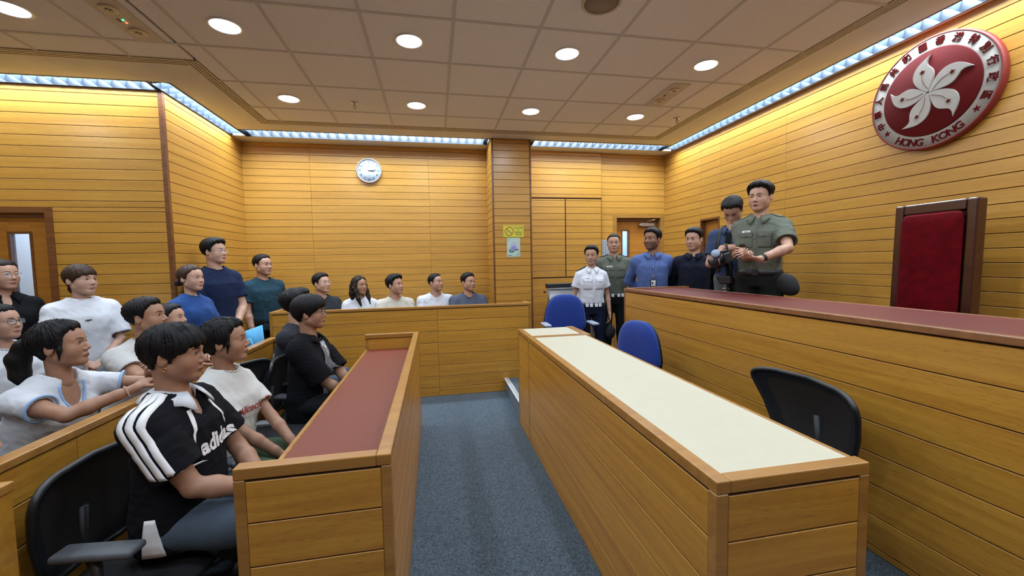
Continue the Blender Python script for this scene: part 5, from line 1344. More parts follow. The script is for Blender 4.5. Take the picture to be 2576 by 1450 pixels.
def wrist_band(c, sd, mat, name, r=.030, wd=.02, back=.03, face=None, facemat=None):
    j = c['J'][sd]; ax = nrm(j['W']-j['E']); ctr = j['W']-ax*back; a = nrm(j['n']-ax*(j['n']@ax)); b = np.cross(ax, a)
    bm = bmesh.new(); rows = []
    for k in range(20):
        t = k*2*PI/20; d = a*math.cos(t)+b*math.sin(t); rows.append([bm.verts.new(vt(ctr+d*r-ax*wd/2)), bm.verts.new(vt(ctr+d*r+ax*wd/2))])
    for i in range(20): bm.faces.new((rows[i][0], rows[(i+1) % 20][0], rows[(i+1) % 20][1], rows[i][1]))
    bmesh.ops.recalc_face_normals(bm, faces=bm.faces)
    o = link(name, bm_mesh(name, bm), mat, c['root'], smooth=True); md = o.modifiers.new('thickness', 'SOLIDIFY'); md.thickness = .003; md.offset = 1
    if face:
        p = ctr-a*(r+.004); bm = bmesh.new(); cyl_bm(bm, face, face*.93, .010, 20, Matrix.Translation(vt(p)) @ vt(-a).to_track_quat('Z', 'Y').to_matrix().to_4x4()); link('watch_case', bm_mesh('watch_case', bm), CHROME, o)
        bm = bmesh.new(); cyl_bm(bm, face*.85, face*.8, .002, 20, Matrix.Translation(vt(p-a*.006)) @ vt(-a).to_track_quat('Z', 'Y').to_matrix().to_4x4()); link('watch_dial', bm_mesh('watch_dial', bm), facemat or BLACKP, o)
    return o
# ------------------------------------------------------------------ the people
SPK = pix(1912, 500, 3.62)
def yaw_of(dx, dy): return math.atan2(-dx, dy)
def W3(v): return (float(v[0]), float(v[1]), float(v[2]))
MEN = ('short', dict(top=.022, side=.008, front=.006))
def strip_on(c, name, path, half, dirn, mat, off=.003, grid=26, wdir=None):
    """ribbon of the half-width laid along a polyline (torso frame) and pressed onto the shirt"""
    P = [np.array(p, float) for p in path]; L = [0]
    for a, b in zip(P, P[1:]): L.append(L[-1]+np.linalg.norm(b-a))
    bm = bmesh.new(); rows = []
    for i in range(grid+1):
        t = L[-1]*i/grid; k = max(j for j in range(len(L)-1) if L[j] <= t+1e-9); q = P[k]+(P[k+1]-P[k])*((t-L[k])/(L[k+1]-L[k])); d = dirn(i/grid) if callable(dirn) else dirn
        pts = [c['lw'](q+np.array(wdir)*half*u) for u in (-1, 0, 1)]
        rows.append([bm.verts.new(v) for v in project(c, pts, c['M']@nrm(d), off)])
    for A, B in zip(rows, rows[1:]):
        for j in range(2): bm.faces.new((A[j], A[j+1], B[j+1], B[j]))
    bmesh.ops.recalc_face_normals(bm, faces=bm.faces)
    o = link(name, bm_mesh(name, bm), mat, c['shirt'], smooth=True); md = o.modifiers.new('thickness', 'SOLIDIFY'); md.thickness = .002; md.offset = 0
    return o
WPR = new_mat('white_print', (.80, .80, .82), .7); RPR = new_mat('red_print', (.42, .07, .06), .8); GOLD = new_mat('gold', (.8, .55, .2), .25, metal=1)
PLATE = new_mat('name_plate_white', (.66, .66, .68), .5); BELTB = new_mat('belt_black', (.010, .010, .011), .5); POUCH = new_mat('pouch_white', (.75, .76, .80), .5)

# --- front row of students ---------------------------------------------------------------------
c = person('student in black sports shirt with white shoulder stripes and jeans, nearest in the front row', pix(440, 890, 1.66), (2.8, 2.35, 1.22), yaw_of(1, -.02), sit=True, near=True, hide_legs=False, w=1.0, hs=.98, lean=.0,
           skin='tan', hair=('fringe', dict(top=.021, side=.017, front=.003, strand=.003, jag=.010)), top=dict(col='black', sleeve=.74, sleeve_open=.082, sleeve_r=.070, inflate=.022, vneck=.075, rib=False, belly=.012), legs='denim',
           pose=({'at': (.07, .36, .09), 'pole': (.45, -.25, -1), 'palm': (0, 0, -1)}, 'lap'), seed=21)
M_, L_ = c['M'], c['L']
collar(c, CL['white'], h=.050, spread=.052, gap=22, point=.05)
S_loc = M_.T@(c['J'][1]['S']-c['Pl']); E_loc = M_.T@(c['J'][1]['E']-c['Pl'])
e_loc = S_loc+(E_loc-S_loc)*.70
for k in (-1, 0, 1):
    o = np.array((0, .034*k, 0)); out = np.array((.05, 0, 0))
    strip_on(c, 'stripe', [np.array((.075, -.01, L_*.97))+o*.7, S_loc+np.array((.0, 0, .05))+o, S_loc+out*1.1+np.array((0, 0, .01))+o, e_loc+out*1.3+o], .0125, lambda t: (-.35-.65*t, 0, -1+.9*t), WPR, off=.0025, wdir=(0, 1, 0))
shirt_text(c, 'lettering', 'adidas', .098, c['lw']((.005, 0, L_*.50)), c['rr']*-1 if False else -(-c['rr']), c['up'], -c['ff'], WPR, bold=.0035) if False else None
shirt_text(c, 'lettering', 'adidas', .092, c['lw']((-.030, 0, L_*.55)), -c['rr'], c['up'], -c['ff'], WPR, bold=.0035)
cloth_patch(c, 'side_panel', c['lw']((0, 0, 0)), c['ff'], c['up'], -c['rr'], (-.035, .045, -.015, .02, -L_*.18, L_*.12), WPR, off=.003)
for sd in (1, -1):
    cloth_patch(c, 'raglan_piping', c['lw']((sd*.085, 0, L_*.80)), c['rr']*sd, c['up'], -c['ff'], (.020, .027, -.028, -.006, -.085, .035), WPR, off=.003)
tube('earring', [c['toL'](np.array([(.079+.001, -.006+.007*math.sin(a), -.048+.007*math.cos(a))]))[0] for a in np.linspace(0, 2*PI, 14)[:-1]], .0016, GOLD, c['root'], 6, closed=True)

c = person('girl in off-white tee with red lettering and green trousers, second in the front row', pix(567, 858, 2.20), (2.8, 3.2, 1.55), yaw_of(1, -.22), sit=True, near=True, hide_legs=False, female=True, w=.98, hs=1.0, lean=.02, skin='tan',
           hair=('swept', dict(top=.020, side=.018, front=.006, strand=.003, jag=.008, part=.03, add=[('ell', (0, -.108, -.020), (.036, .030, .036)), ('chain', [(.072, .036, .035), (.080, .026, -.015), (.074, .018, -.060)], [.009, .007, .003])])),
           top=dict(col='offwhite', sleeve=.66, inflate=.016, sleeve_open=.080), legs='green_trouser', pose=({'at': (.02, .40, -.02), 'pole': (1, -.5, -.5)}, {'at': (-.03, .42, .0), 'pole': (-1, -.5, -.5)}), seed=22)
shirt_text(c, 'lettering', 'Alicecfy', .058, c['lw']((.005, 0, c['L']*.58)), -c['rr'], c['up'], -c['ff'], RPR, bold=.0012, shear=.1)
prism_pts = c['lw']((-.105, 0, c['L']*.585)); cloth_patch(c, 'print_mark', prism_pts, -c['rr'], c['up'], -c['ff'], (-.008, .0, -.008, .014, -.02, .03), RPR, off=.003)

c = person('boy with black-rimmed glasses in open black overshirt over grey tee, third in the front row', pix(779, 787, 3.05), (2.8, 3.6, 1.50), yaw_of(1, -.10), sit=True, near=1, w=.95, hs=1.03, lean=.03, skin='tan', glasses=BLACKP,
           hair=('fringe', dict(top=.028, side=.020, front=.006, strand=.0025, jag=.006)), top=dict(col='black', sleeve=.98, sleeve_open=.086, sleeve_r=.074, inflate=.026, hem=-.34, rib=False, neck=.018, name='overshirt'), legs='coal',
           pose=({'at': (.05, .34, .02), 'pole': (1, -.5, -.5)}, {'at': (-.05, .36, .03), 'pole': (-1, -.5, -.5)}), seed=23)
cloth_patch(c, 'grey_tee_front', c['lw']((0, 0, 0)), c['rr'], c['up'], -c['ff'], (-.075, .062, -.045, .045, -.05*c['L'], .90*c['L']), CL['heather'], off=.004, grid=16)
collar(c, CL['black'], h=.045, spread=.060, gap=30, point=.06)
tube('white_scarf', [c['lw']((.060*math.cos(a)*1.25, .062*math.sin(a)+.012, c['L']*1.0-.055*max(0, math.sin(a)))) for a in np.linspace(0, 2*PI, 26)[:-1]], .011, CL['white'], c['root'], 7, closed=True)
tube('necklace', [project(c, [c['lw']((x, 0, c['L']*z))], -c['ff'], .006)[0] for x, z in ((-.03, .88), (-.015, .80), (0, .76), (.015, .80), (.03, .88))], .003, CHROME, c['root'], 6)
tube('drawstring', [project(c, [c['lw']((x, 0, c['L']*z))], -c['ff'], .007)[0] for x, z in ((.0, .88), (.004, .80), (-.004, .72), (.006, .66))], .003, WPR, c['root'], 6)

c = person('man in charcoal tee half hidden behind the boy with black-rimmed glasses', pix(748, 768, 3.48), (2.8, 3.9, 1.65), yaw_of(1, -.05), sit=True, near=False, w=1.02, hs=1.05, lean=.10, skin='fair', hair=('short', dict(top=.034, side=.016, front=.010, strand=.004, jag=.008)),
           top=dict(col='darkgrey', sleeve=.70, inflate=.016), legs='denim', pose=({'at': (.04, .47, .10), 'pole': (1, -.5, -.5), 'palm': (0, 0, -1)}, {'at': (-.06, .46, .10), 'pole': (-1, -.5, -.5)}), seed=24)
wrist_band(c, 1, WPR, 'wristband', .029, .012, .025)

# --- spectators behind the gallery rail -----------------------------------------------------------
gallery_chair('dark gallery chair under the woman in the blue-trimmed tee', -2.05, 2.42, -PI/2, .47)
c = person('woman with black ponytail in white tee with light blue trim leaning on the rail', pix(152, 868, 2.05), (2.8, 3.6, 1.75), yaw_of(1, -.18), sit=True, near=True, female=True, w=1.10, hs=1.0, lean=.17, skin='tan',
           hair=('swept', dict(top=.020, side=.016, front=.006, strand=.0028, jag=.006, part=-.02, add=[('chain', [(0, -.095, .02), (.0, -.130, .015), (0, -.160, -.04), (0, -.165, -.12), (0, -.15, -.20)], [.034, .036, .042, .036, .012]), ('chain', [(.072, .036, .035), (.080, .026, -.02), (.074, .014, -.075)], [.009, .008, .003])])),
           top=dict(col='white', sleeve=.52, inflate=.014, vneck=.095, rib=False, hem=-.14), legs='coal', pose=({'world': (-1.50, 2.34, 1.005), 'pole': (1, .3, -.4), 'palm': (0, 0, -1), 'dir': (.12, 1, .35), 'curl': (.7, .7, .5)}, {'world': (-1.53, 2.50, 1.05), 'pole': (-1, -.1, -.6), 'palm': (0, -1, 0), 'dir': (.5, -.5, .6), 'curl': (.6, .7, .5)}), seed=31)
j = c['J']
for sd in (1, -1):
    a, b = j[sd]['S'], j[sd]['E']; e = a+(b-a)*.52; ax = nrm(b-a); u = nrm(np.cross(ax, (0, 0, 1))); v = np.cross(ax, u); r = .070*.8*1.04*1.06
    tube('sleeve_trim', [e-ax*.004+(u*math.cos(t)+v*math.sin(t))*r for t in np.linspace(0, 2*PI, 25)[:-1]], .006, CL['skyrim'], c['shirt'], 6, closed=True)
vn_, L_ = .095, c['L']
tube('neck_trim', project(c, [c['lw']((1.10*vn_*.55*math.sin(t), 0, L_*.93-1.08*vn_*math.cos(t))) for t in np.linspace(-1.75, 1.75, 29)], -c['ff'], .001), .0065, CL['skyrim'], c['shirt'], 6)
BEAD = new_mat('bead_pale', (.55, .38, .28), .3)
ctr = j[1]['W']-nrm(j[1]['W']-j[1]['E'])*.035; ax = nrm(j[1]['W']-j[1]['E']); u = nrm(np.cross(ax, (0, 0, 1))); v = np.cross(ax, u); bm = bmesh.new()
for t in np.linspace(0, 2*PI, 19)[:-1]: bmesh.ops.create_icosphere(bm, subdivisions=1, radius=.0052, matrix=Matrix.Translation(vt(ctr+(u*math.cos(t)+v*math.sin(t))*.026)))
link('bead_bracelet', bm_mesh('bead_bracelet', bm), BEAD, c['root'], smooth=True)

gallery_chair('dark gallery chair under the man in the pale grey tee', -2.08, 3.12, -PI/2, .47)
c = person('man with short black hair in pale grey tee seated behind the rail', pix(370, 797, 2.72), (2.8, 3.4, 1.95), yaw_of(1, -.25), sit=True, near=1, w=1.05, hs=1.02, lean=.12, thigh=.36, skin='tan', hair=('short', dict(top=.022, side=.010, front=.006, strand=.003, jag=.007)),
           top=dict(col='greytee', sleeve=.66, inflate=.016), legs='coal', pose=({'world': (-1.53, 2.86, 1.005), 'pole': (1, -.3, -.8), 'palm': (0, 0, -1), 'dir': (.3, 1, .1)}, {'world': (-1.55, 3.12, 1.015), 'pole': (-1, -.2, -.8), 'palm': (0, 0, -1), 'dir': (.4, -1, .1)}), seed=32)
gallery_chair('dark gallery chair under the woman mostly hidden behind the grey-tee man', -2.22, 3.66, -PI/2, .45)
c = person('woman with dark hair whose face shows just behind the grey-tee man', pix(430, 802, 3.22), (2.8, 3.6, 1.95), yaw_of(1, -.25), sit=True, female=True, hs=.97, lean=.05, skin='light', hair=('swept', dict(top=.018, side=.014, front=.004, part=.02)), top=dict(col='navy', sleeve=.6), legs='coal', pose='lap', seed=33)
gallery_chair('dark gallery chair under the spectator hidden behind the girl', -1.95, 4.02, -PI/2, .42)
c = person('dark-haired spectator with clasped hands on the rail, hidden behind the girl', pix(583, 852, 3.60), (2.8, 3.6, 1.6), yaw_of(1, -.35), sit=True, hs=.98, lean=.10, thigh=.2, skin='tan', hair=('fringe', dict(top=.022, side=.016)), top=dict(col='black', sleeve=.66), legs='coal',
           pose=({'world': W3(pix(598, 912, 2.86)), 'pole': (1, -.2, -.9), 'palm': (-.2, .9, 0), 'dir': (.75, .25, .35), 'curl': (.9, .9, .6)}, {'world': W3(pix(606, 905, 2.93)), 'pole': (-1, -.2, -.9), 'palm': (-.2, -.9, 0), 'dir': (.8, -.25, .2), 'curl': (.9, .9, .6)}), seed=34)
gallery_chair('dark gallery chair under the spectator in glasses at the left edge', -3.18, 3.42, -PI/2, .44)
c = person('spectator with glasses in white printed tee cut by the left picture edge', pix(2, 812, 2.85), (2.8, 3.2, 1.85), yaw_of(1, -.45), sit=True, near=False, hs=1.02, w=1.05, lean=.04, skin='light', glasses=BLACKP, hair=('short', dict(top=.020, side=.012)), top=dict(col='white', sleeve=.66, inflate=.016), legs='coal', pose='lap', seed=35)
PUP = new_mat('purple_print', (.32, .16, .34), .8)
tube('print', project(c, [c['lw']((-.03+.035*math.cos(t)*(1-t*.08), 0, c['L']*.52+.035*math.sin(t)*(1-t*.08))) for t in np.linspace(0, 7.5, 26)], -c['ff'], .002), .005, PUP, c['shirt'], 5)
gallery_chair('dark gallery chair beyond the left edge under the spectator with clasped hands', -2.12, 1.72, -PI/2, .45)
c = person('spectator outside the picture whose clasped hands rest on the rail at left', (-2.02, 1.60, 1.25), (2.8, 3.1, 1.6), yaw_of(1, -.05), sit=True, near=1, hs=1.0, lean=.12, skin='fair', hair=MEN, top=dict(col='greytee', sleeve=.66), legs='coal',
           pose=({'world': (-1.60, 1.60, .990), 'pole': (1, -.3, -.8), 'palm': (-.2, 1, -.3), 'dir': (.9, .30, .0), 'curl': (.9, 1.0, .6)}, {'world': (-1.61, 1.73, 1.012), 'pole': (-1, -.3, -.8), 'palm': (-.2, -1, -.4), 'dir': (.9, -.30, .05), 'curl': (.9, 1.0, .6)}), seed=36)
# --- standing spectators -----------------------------------------------------------------------------
c = person('woman with glasses in black jacket standing at the left door, cut by the picture edge', pix(6, 692, 3.25), (2.8, 2.2, 1.8), yaw_of(1, -.75), female=True, hs=1.0, w=1.1, skin='light', glasses=CHROME, haircol='darkbrown', hair=('swept', dict(top=.016, side=.012)), top=dict(col='black', sleeve=1.2, inflate=.016, vneck=.06, rib=False), legs='coal', pose='front', seed=41)
collar(c, CL['black'], h=.045, spread=.05, gap=24, point=.05)
c = person('woman with brown fringe and ponytail in loose white tee standing by the left door', pix(203, 704, 3.28), (2.8, 2.6, 1.72), yaw_of(1, -.95), female=True, hs=1.03, w=1.14, skin='fair', haircol='brown', hair=('fringe', dict(top=.014, side=.012, jag=.004, strand=.0015, add=[('chain', [(-.02, -.10, -.02), (-.05, -.12, -.07), (-.06, -.11, -.15)], [.030, .032, .012])])),
           top=dict(col='white', sleeve=.86, sleeve_open=.100, sleeve_r=.085, inflate=.030, hem=-.22), legs='dark_trouser', pose='front', seed=42, brow=.8)
p = c['lw']((.0, 0, c['L']*.66)); cloth_patch(c, 'chest_motif', p, -c['rr'], c['up'], -c['ff'], (-.020, .020, -.014, .018, -.004, .004), CL['darkgrey'], off=.003); cloth_patch(c, 'chest_motif', p, -c['rr'], c['up'], -c['ff'], (-.006, -.002, .0, .004, -.012, .0), CL['darkgrey'], off=.003)
wrist_band(c, -1, BLACKP, 'hair_band', .026, .006, .02)
c = person('woman with brown bun in royal blue tee standing beside the tall man in navy', pix(481, 700, 3.72), (2.8, 2.9, 1.75), yaw_of(1, -.35), female=True, hs=1.0, w=1.10, skin='fair', haircol='brown', hair=('swept', dict(top=.014, side=.012, strand=.0015, jag=.004, add=[('ell', (0, -.128, -.035), (.034, .034, .034))])), top=dict(col='blue', sleeve=.66, inflate=.012), legs='dark_trouser', pose='front', seed=43)
c = person('tall man with thin-framed glasses in navy tee standing against the left wall', pix(540, 633, 4.10), (2.8, 3.4, 2.1), yaw_of(1, -.75), hs=1.03, w=.98, skin='fair', glasses=CHROME, hair=('short', dict(top=.030, side=.016, front=.010, strand=.003)), top=dict(col='navy', sleeve=.72, inflate=.016, hem=-.24), legs='coal', pose='front', seed=44)
c = person('man with cropped hair in dark teal tee standing at the end of the dock partition', pix(661, 667, 4.95), (2.8, 3.0, 1.9), yaw_of(1, -.95), hs=1.07, w=1.08, skin='light', hair=('short', dict(top=.016, side=.007, front=.004)), top=dict(col='teal', sleeve=.68, inflate=.014, hem=-.26), legs='coal', pose=({'at': (.20, .10, -.13), 'pole': (.6, -1, 0), 'palm': (-1, -.4, 0)}, 'side'), seed=45)
# --- five listeners in the dock ------------------------------------------------------------------------
LOOK = (2.8, 3.1, 1.9)
dk_ = dict(floor=0, sit=True, lean=.10, thigh=.34, tuck=.17)
c = person('man with round glasses in dark grey tee, leftmost listener behind the dock partition', pix(809, 713, 5.15), LOOK, yaw_of(.45, -1), **dk_, hs=1.05, w=1.0, skin='fair', glasses=CHROME, hair=('short', dict(top=.020, side=.010, front=.008, strand=.003, jag=.008)), top=dict(col='darkgrey', sleeve=.66), legs='coal', pose='lap', seed=51)
c = person('young woman with long dark hair in white tee behind the dock partition', pix(904, 718, 5.22), (2.8, 2.2, 1.7), yaw_of(.15, -1), **dk_, female=True, hs=1.0, w=1.12, skin='tan', haircol='darkbrown', hair=('long', dict(top=.014, side=.014, part=0.0, strand=.0018, add=[('chain', [(s_*.058, .030, .060), (s_*.080, .022, .0), (s_*.084, .030, -.08), (s_*.080, .055, -.17), (s_*.070, .085, -.26)], [.020, .020, .026, .026, .012]) for s_ in (1, -1)]+[('chain', [(s_*.055, -.06, .0), (s_*.060, -.07, -.10), (s_*.055, -.06, -.22)], [.040, .042, .030]) for s_ in (1, -1)])), top=dict(col='white', sleeve=.64), legs='coal', pose='lap', seed=52)
c = person('man with tousled hair and folded arms in cream tee behind the dock partition', pix(994, 717, 5.22), LOOK, yaw_of(.35, -1), **dk_, hs=1.04, w=1.10, skin='light', hair=('short', dict(top=.028, side=.016, front=.012, strand=.004, jag=.010)), top=dict(col='cream', sleeve=.66, inflate=.014), legs='coal', pose=({'at': (-.02, .24, .20), 'pole': (1, -.2, -.5), 'palm': (0, 1, 0)}, {'at': (.02, .22, .17), 'pole': (-1, -.2, -.5), 'palm': (0, 1, 0)}), seed=53)
c = person('man with cropped hair in bright white tee, second listener from the pier', pix(1096, 711, 5.34), LOOK, yaw_of(.25, -1), **dk_, hs=.98, w=1.10, skin='light', hair=('short', dict(top=.014, side=.006, front=.004)), top=dict(col='white', sleeve=.66), legs='coal', pose='lap', seed=54)
c = person('man with spiky short hair in slate blue tee, listener nearest the pier', pix(1178, 710, 5.36), (2.8, 2.0, 1.6), yaw_of(.1, -1), **dk_, hs=1.0, w=1.12, skin='light', hair=('short', dict(top=.020, side=.006, front=.006, strand=.003)), top=dict(col='slate', sleeve=.66), legs='coal', pose='lap', seed=55)
# --- officers and men by the bench ------------------------------------------------------------------------
def uniform(c, col, pocket=True, epaul='olive', plate=True, btn=BLACKP, devices=False):
    L = c['L']; lw = c['lw']; r_, u_, f_ = c['rr'], c['up'], c['ff']
    collar(c, CL[col], h=.046, spread=.045, gap=16, point=.05); placket(c, CL[col], .03, .90); buttons(c, btn, (.22, .42, .60, .76))
    for sd in (1, -1):
        pk = cloth_patch(c, 'pocket', lw((sd*.072, 0, L*.60)), r_, u_, -f_, (-.050, .050, -.052, .052, -.075, .045), CL[col], off=.0025, thick=.003)
        fl = cloth_patch(c, 'pocket_flap', lw((sd*.072, 0, L*.60)), r_, u_, -f_, (-.048, .048, -.056, .056, .018, .052), CL[col], pk, off=.006, thick=.003)
        p = project(c, [lw((sd*.072, 0, L*.60+.026))], -f_, .009)[0]; bm = bmesh.new(); cyl_bm(bm, .006, .006, .003, 10, Matrix.Translation(p) @ vt(f_).to_track_quat('Z', 'Y').to_matrix().to_4x4()); link('pocket_button', bm_mesh('pocket_button', bm), btn, c['shirt'])
        ep = cloth_patch(c, 'epaulette', lw((sd*.118, -.012, L*.95)), r_*sd, f_, -u_, (-.026, .026, -.022, .022, 0, 0) if False else (-.058, .062, -.058, .062, -.026, .026), CL[epaul], off=.005, thick=.004)
        if devices:
            for q in (.0, .032):
                pp_ = project(c, [lw((sd*(.118+q), -.012, L*.95))], -u_, .009)[0]; bm = bmesh.new(); bmesh.ops.create_icosphere(bm, subdivisions=1, radius=.005, matrix=Matrix.Translation(pp_)); link('rank_pip', bm_mesh('rank_pip', bm), GREYMET, ep)
    if plate:
        pl = cloth_patch(c, 'name_plate', lw((.075, 0, L*.73)), r_, u_, -f_, (-.034, .034, -.034, .034, -.009, .009), PLATE, off=.004, thick=.003)
        cloth_patch(c, 'plate_text', lw((.070, 0, L*.73)), r_, u_, -f_, (-.020, .024, -.020, .024, -.003, .003), SGB, pl, off=.0065, thick=.001)
c = person('female officer in white uniform shirt and navy trousers holding a black cap bag', pix(1488, 642, 5.0), (-.3, 1.2, 1.35), yaw_of(-.15, -1), floor=PLAT, female=True, hs=.98, w=1.02, skin='light', hair=('short', dict(top=.020, side=.012, front=.010, strand=.002)), top=dict(col='officer_white', sleeve=.62, sleeve_open=.086, inflate=.016, hem=-.0, rib=False), legs='navy_trouser', pose='side', seed=61)
uniform(c, 'officer_white', epaul='navy', btn=PLATE)
b = belt(c, BELTB, .03, .05)
for a in (55, 76, 104, 125): on_belt(c, 'belt_pouch', a, .036, .040, .016, POUCH, b, .03)
Hc = c['O']+c['J'][-1]['mid']
F_ = Field().ell((0, 0, -.11), (.060, .045, .085), k=.02).cone((0, 0, 0), (0, 0, -.06), .016, .035, k=.03); V, Fc = F_.mesh(.006, 1)
V = V+vnormals(V, Fc)*(.004*wave_noise(V, 60, np.random.default_rng(5)))[:, None]
cb = tag(link('cap_bag', np_mesh('cap_bag', V, Fc, BLACKF), None, None, tuple(Hc-np.array((0, 0, .055)))), 'soft black cap bag held in the white-shirted officer\'s hand', 'bag')
c = person('male officer in olive uniform shirt with white belt pouches beside the far door', pix(1544, 612, 5.30), (.3, .5, 1.75), yaw_of(-.25, -1), floor=PLAT, hs=1.02, w=1.02, skin='light', hair=('buzz', dict(top=.012, side=.005, strand=.001, jag=.003)), top=dict(col='olive', sleeve=.66, sleeve_open=.078, inflate=.016, hem=-.0, rib=False, wrinkle=.006), legs='dark_trouser', pose='side', seed=62)
uniform(c, 'olive', epaul='black'); b = belt(c, BELTB, .03, .05)
for a in (52, 74, 106, 128): on_belt(c, 'belt_pouch', a, .036, .040, .016, POUCH, b, .03)
ST = new_mat('stubble_brown', (.13, .065, .04), .6)
c = person('man with dark quiff in blue dress shirt wearing a lanyard card, hands behind back', pix(1641, 602, 4.80), (-1.4, 2.4, 1.95), yaw_of(-.45, -1), floor=PLAT, hs=1.05, w=1.0, skin='brown', hair=('short', dict(top=.024, side=.008, front=.008)), stubble=ST, top=dict(col='blueshirt', sleeve=1.3, inflate=.014, hem=-.06, rib=False, wrinkle=.0055), legs='coal', pose='behind', seed=63, brow=1.2)
collar(c, CL['blueshirt'], h=.046, spread=.042, gap=14, point=.045); placket(c, CL['blueshirt'], .0, .9); buttons(c, PLATE, (.1, .3, .5, .7))
L_ = c['L']; lw = c['lw']
for s_ in (1, -1): tube('lanyard', [project(c, [lw((s_*x, 0, L_*z))], -c['ff'], .004)[0] for x, z in ((.055, .88), (.035, .72), (.012, .52), (.002, .44))], .0028, new_mat('lanyard_grey', (.16, .18, .28), .6), c['root'], 6)
hd = cloth_patch(c, 'card_holder', lw((0, 0, L_*.34)), c['rr'], c['up'], -c['ff'], (-.031, .031, -.031, .031, -.050, .050), BLACKP, c['root'], off=.010, thick=.006); cloth_patch(c, 'id_card', lw((0, 0, L_*.34)), c['rr'], c['up'], -c['ff'], (-.024, .024, -.024, .024, -.036, .032), PLATE, hd, off=.0145, thick=.002); cloth_patch(c, 'id_photo', lw((.010, 0, L_*.34)), c['rr'], c['up'], -c['ff'], (-.008, .008, -.008, .008, -.01, .018), CL['slate'], hd, off=.016, thick=.001)
c = person('man in black long-sleeved dress shirt standing with hands behind back', pix(1746, 602, 4.62), (-1.0, 2.0, 1.55), yaw_of(-.75, -1), floor=PLAT, hs=1.04, w=.94, skin='light', hair=('short', dict(top=.024, side=.005, front=.010)), top=dict(col='black_shirt', sleeve=1.3, inflate=.014, hem=-.06, rib=False, wrinkle=.005), legs='coal', pose='behind', seed=64)
collar(c, CL['black_shirt'], h=.044, spread=.040, gap=14, point=.045); placket(c, CL['black_shirt'], .0, .9)
# photographer
c = person('photographer in dark blue shirt and harness looking down at a camera', pix(1843, 528, 3.98), W3(pix(1800, 690, 3.6)), yaw_of(-1, -.55), floor=DAIS, hs=1.04, w=1.06, skin='light', hair=('short', dict(top=.022, side=.014, front=.008, strand=.003)), lean=.06, top=dict(col='chambray', sleeve=.70, inflate=.016, hem=-.04, rib=False), legs='grey_trouser',
           pose=({'world': W3(pix(1822, 655, 3.9)), 'pole': (1, -.6, -.4), 'palm': (0, 0, 1), 'curl': (.7, .7, .5)}, {'world': W3(pix(1816, 625, 3.72)), 'pole': (-1, -.5, -.2), 'palm': (0, 0, -1), 'dir': tuple(-CR*.75-CU*.65), 'curl': (.5, .6, .4)}), seed=65)
collar(c, CL['chambray'], h=.044, spread=.040, gap=16, point=.045); placket(c, CL['black'], .0, .9, .03)
HARN = new_mat('harness_black', (.010, .011, .016), .6)
for s_ in (1, -1): strip_on(c, 'harness_strap', [(s_*.10, -.02, c['L']*.96), (s_*.105, .03, c['L']*.80), (s_*.105, .08, c['L']*.45), (s_*.11, .08, c['L']*.12)], .020, lambda t: (0, -min(1, .15+3*t), -max(.05, 1-3*t)), HARN, off=.004, wdir=(1, 0, 0)); 
for s_ in (1, -1):
    bk = project(c, [c['lw']((s_*.105, 0, c['L']*.55))], -c['ff'], .010)[0]; bm = bmesh.new(); box_bm(bm, -.024, .024, -.016, .016, -.005, .005, .003, 1); bmesh.ops.transform(bm, matrix=Matrix.Translation(bk) @ vt(c['ff']).to_track_quat('Z', 'Y').to_matrix().to_4x4(), verts=bm.verts); link('strap_buckle', bm_mesh('strap_buckle', bm), GREYMET, c['root'])
belt(c, BELTB, .0, .05)
wrist_band(c, -1, BLACKP, 'wrist_watch', .030, .020, .03, .019, BLACKP)
cp = pix(1828, 648, 3.66); ct = thing('camera', 'black camera with lens and flash held by the photographer', 'camera', tuple(cp)); ct.rotation_euler = (-.35, 0, 1.15)
lbox('body', -.070, .070, -.030, .035, -.048, .045, BLACKP, ct, .012, 3, smooth=False); lbox('prism_hump', -.030, .030, -.025, .030, .045, .075, BLACKP, ct, .012, 3); lbox('grip', .055, .080, -.02, .06, -.045, .035, BLACKP, ct, .012, 3)
Mx = Matrix.Rotation(-PI/2, 4, 'X')
lathe('lens', [(.030, .03), (.036, .04), (.036, .10), (.040, .11), (.040, .15), (.034, .152), (.030, .14)], BLACKP, ct, 28, M=Mx); lathe('front_glass', [(.0001, .142), (.022, .141), (.031, .138)], new_mat('lens_glass', (.02, .03, .06), .05, coat=1), ct, 24, M=Mx)
lathe('lens_ring', [(.0365, .070), (.0375, .072), (.0375, .080), (.0365, .082)], CHROME, ct, 28, M=Mx); lathe('dial', [(.0001, .058), (.014, .057), (.014, .045)], GREYMET, ct, 16, loc=(.045, 0, 0))
fp = pix(1801, 643, 3.60); fl_ = thing('camera_flash', 'blue-grey cylindrical flash head in the photographer\'s hand', 'camera flash', tuple(fp)); fl_.rotation_euler = (1.1, .0, -.75)
lathe('barrel', [(.022, -.045), (.030, -.02), (.034, .03), (.036, .045), (.032, .046)], new_mat('flash_blue', (.16, .22, .36), .35), fl_, 26); lathe('diffuser', [(.0001, .047), (.031, .046), (.033, .040)], new_mat('flash_pale', (.22, .27, .36), .4), fl_, 24)
hp_ = c['O']+c['Pl']+c['ff']*.15+c['rr']*.02-np.array((0, 0, .03)); hc = thing('second_camera', 'second camera with long lens hanging from the photographer\'s harness', 'camera', tuple(hp_)); hc.rotation_euler = (0, 0, 1.9)
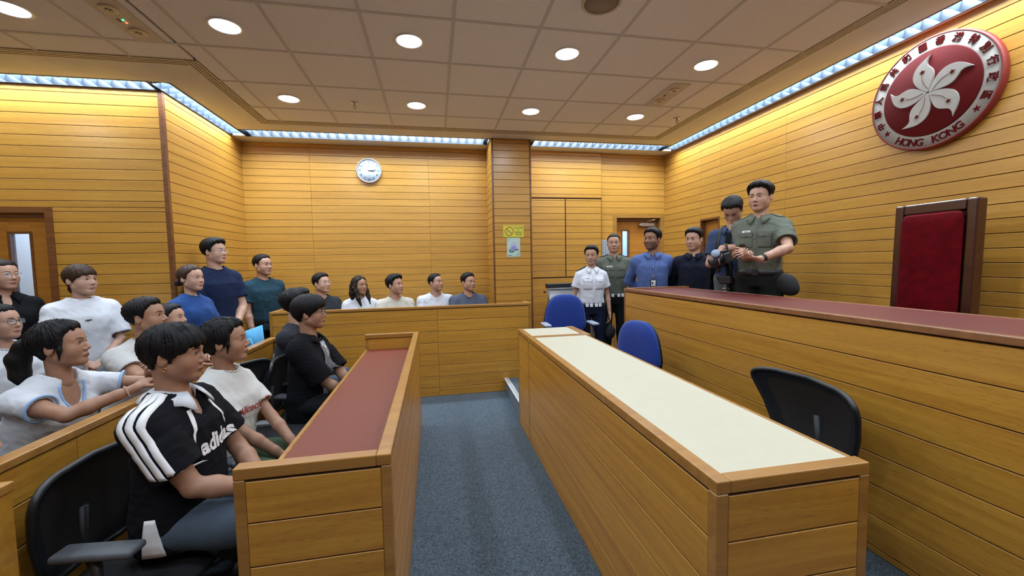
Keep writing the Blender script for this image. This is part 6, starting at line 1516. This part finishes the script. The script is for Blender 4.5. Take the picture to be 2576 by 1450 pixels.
lbox('body', -.065, .065, -.03, .03, -.02, .06, BLACKP, hc, .012, 3); lathe('lens', [(.030, -.02), (.035, -.03), (.035, -.09), (.041, -.10), (.041, -.13), (.034, -.132)], BLACKP, hc, 26); lathe('lens_ring', [(.0355, -.060), (.0375, -.062), (.0375, -.068), (.0355, -.070)], CHROME, hc, 26)
lbox('side_pouch', -.10, .04, -.05, .03, -.30, -.14, BLACKF, hc, .03, 3, smooth=True); tube('strap', [(-.05, 0, .06), (-.06, .02, .12), (-.05, .03, .20)], .008, HARN, hc)
# speaker
c = person('officer in olive uniform speaking behind the judge bench with hands together', pix(1913, 496, 3.60), (-1.3, 1.2, 2.0), yaw_of(-1, -.62), floor=DAIS, hs=1.06, w=1.0, skin='light', hair=('short', dict(top=.030, side=.005, front=.012, strand=.0022)), mouth='open', near=1, lean=.0, sway=.0,
           top=dict(col='olive', sleeve=.72, sleeve_open=.076, sleeve_r=.062, inflate=.018, hem=-.0, rib=False, wrinkle=.005), legs='dark_trouser',
           pose=({'world': W3(pix(1886, 640, 3.40)), 'pole': (.35, -1, -.6), 'palm': tuple(-CU*.2+CR*.6+FW*.4), 'dir': tuple(-CR*.85-FW*.2+CU*.1), 'curl': (.8, .85, .5)}, {'world': W3(pix(1912, 652, 3.30)), 'pole': (-1, -.45, -.15), 'palm': tuple(CU*.9+CR*.2), 'dir': tuple(-CR*.95+CU*.18), 'curl': (.5, .75, .5)}), seed=66)
uniform(c, 'olive', epaul='olive', devices=True); belt(c, BELTB, .03, .05)
bk_ = on_belt(c, 'belt_buckle', 90, .05, .045, .008, BELTB, c['root'], .03)
wrist_band(c, -1, BLACKP, 'wrist_watch', .030, .024, .03, .016, BLACKP)
F_ = Field().ell((0, 0, 0), (.075, .115, .085), k=.02).ell((0, -.06, -.05), (.055, .07, .06), k=.04); V, Fc = F_.mesh(.007, 1); V = V+vnormals(V, Fc)*(.004*wave_noise(V, 45, np.random.default_rng(8)))[:, None]
pc = pix(1968, 712, 3.52)
tag(link('black_cap', np_mesh('black_cap', V, Fc, BLACKF), None, None, tuple(pc), (0, 0, .6)), 'soft black cap hanging at the speaking officer\'s hip', 'cap')
pass
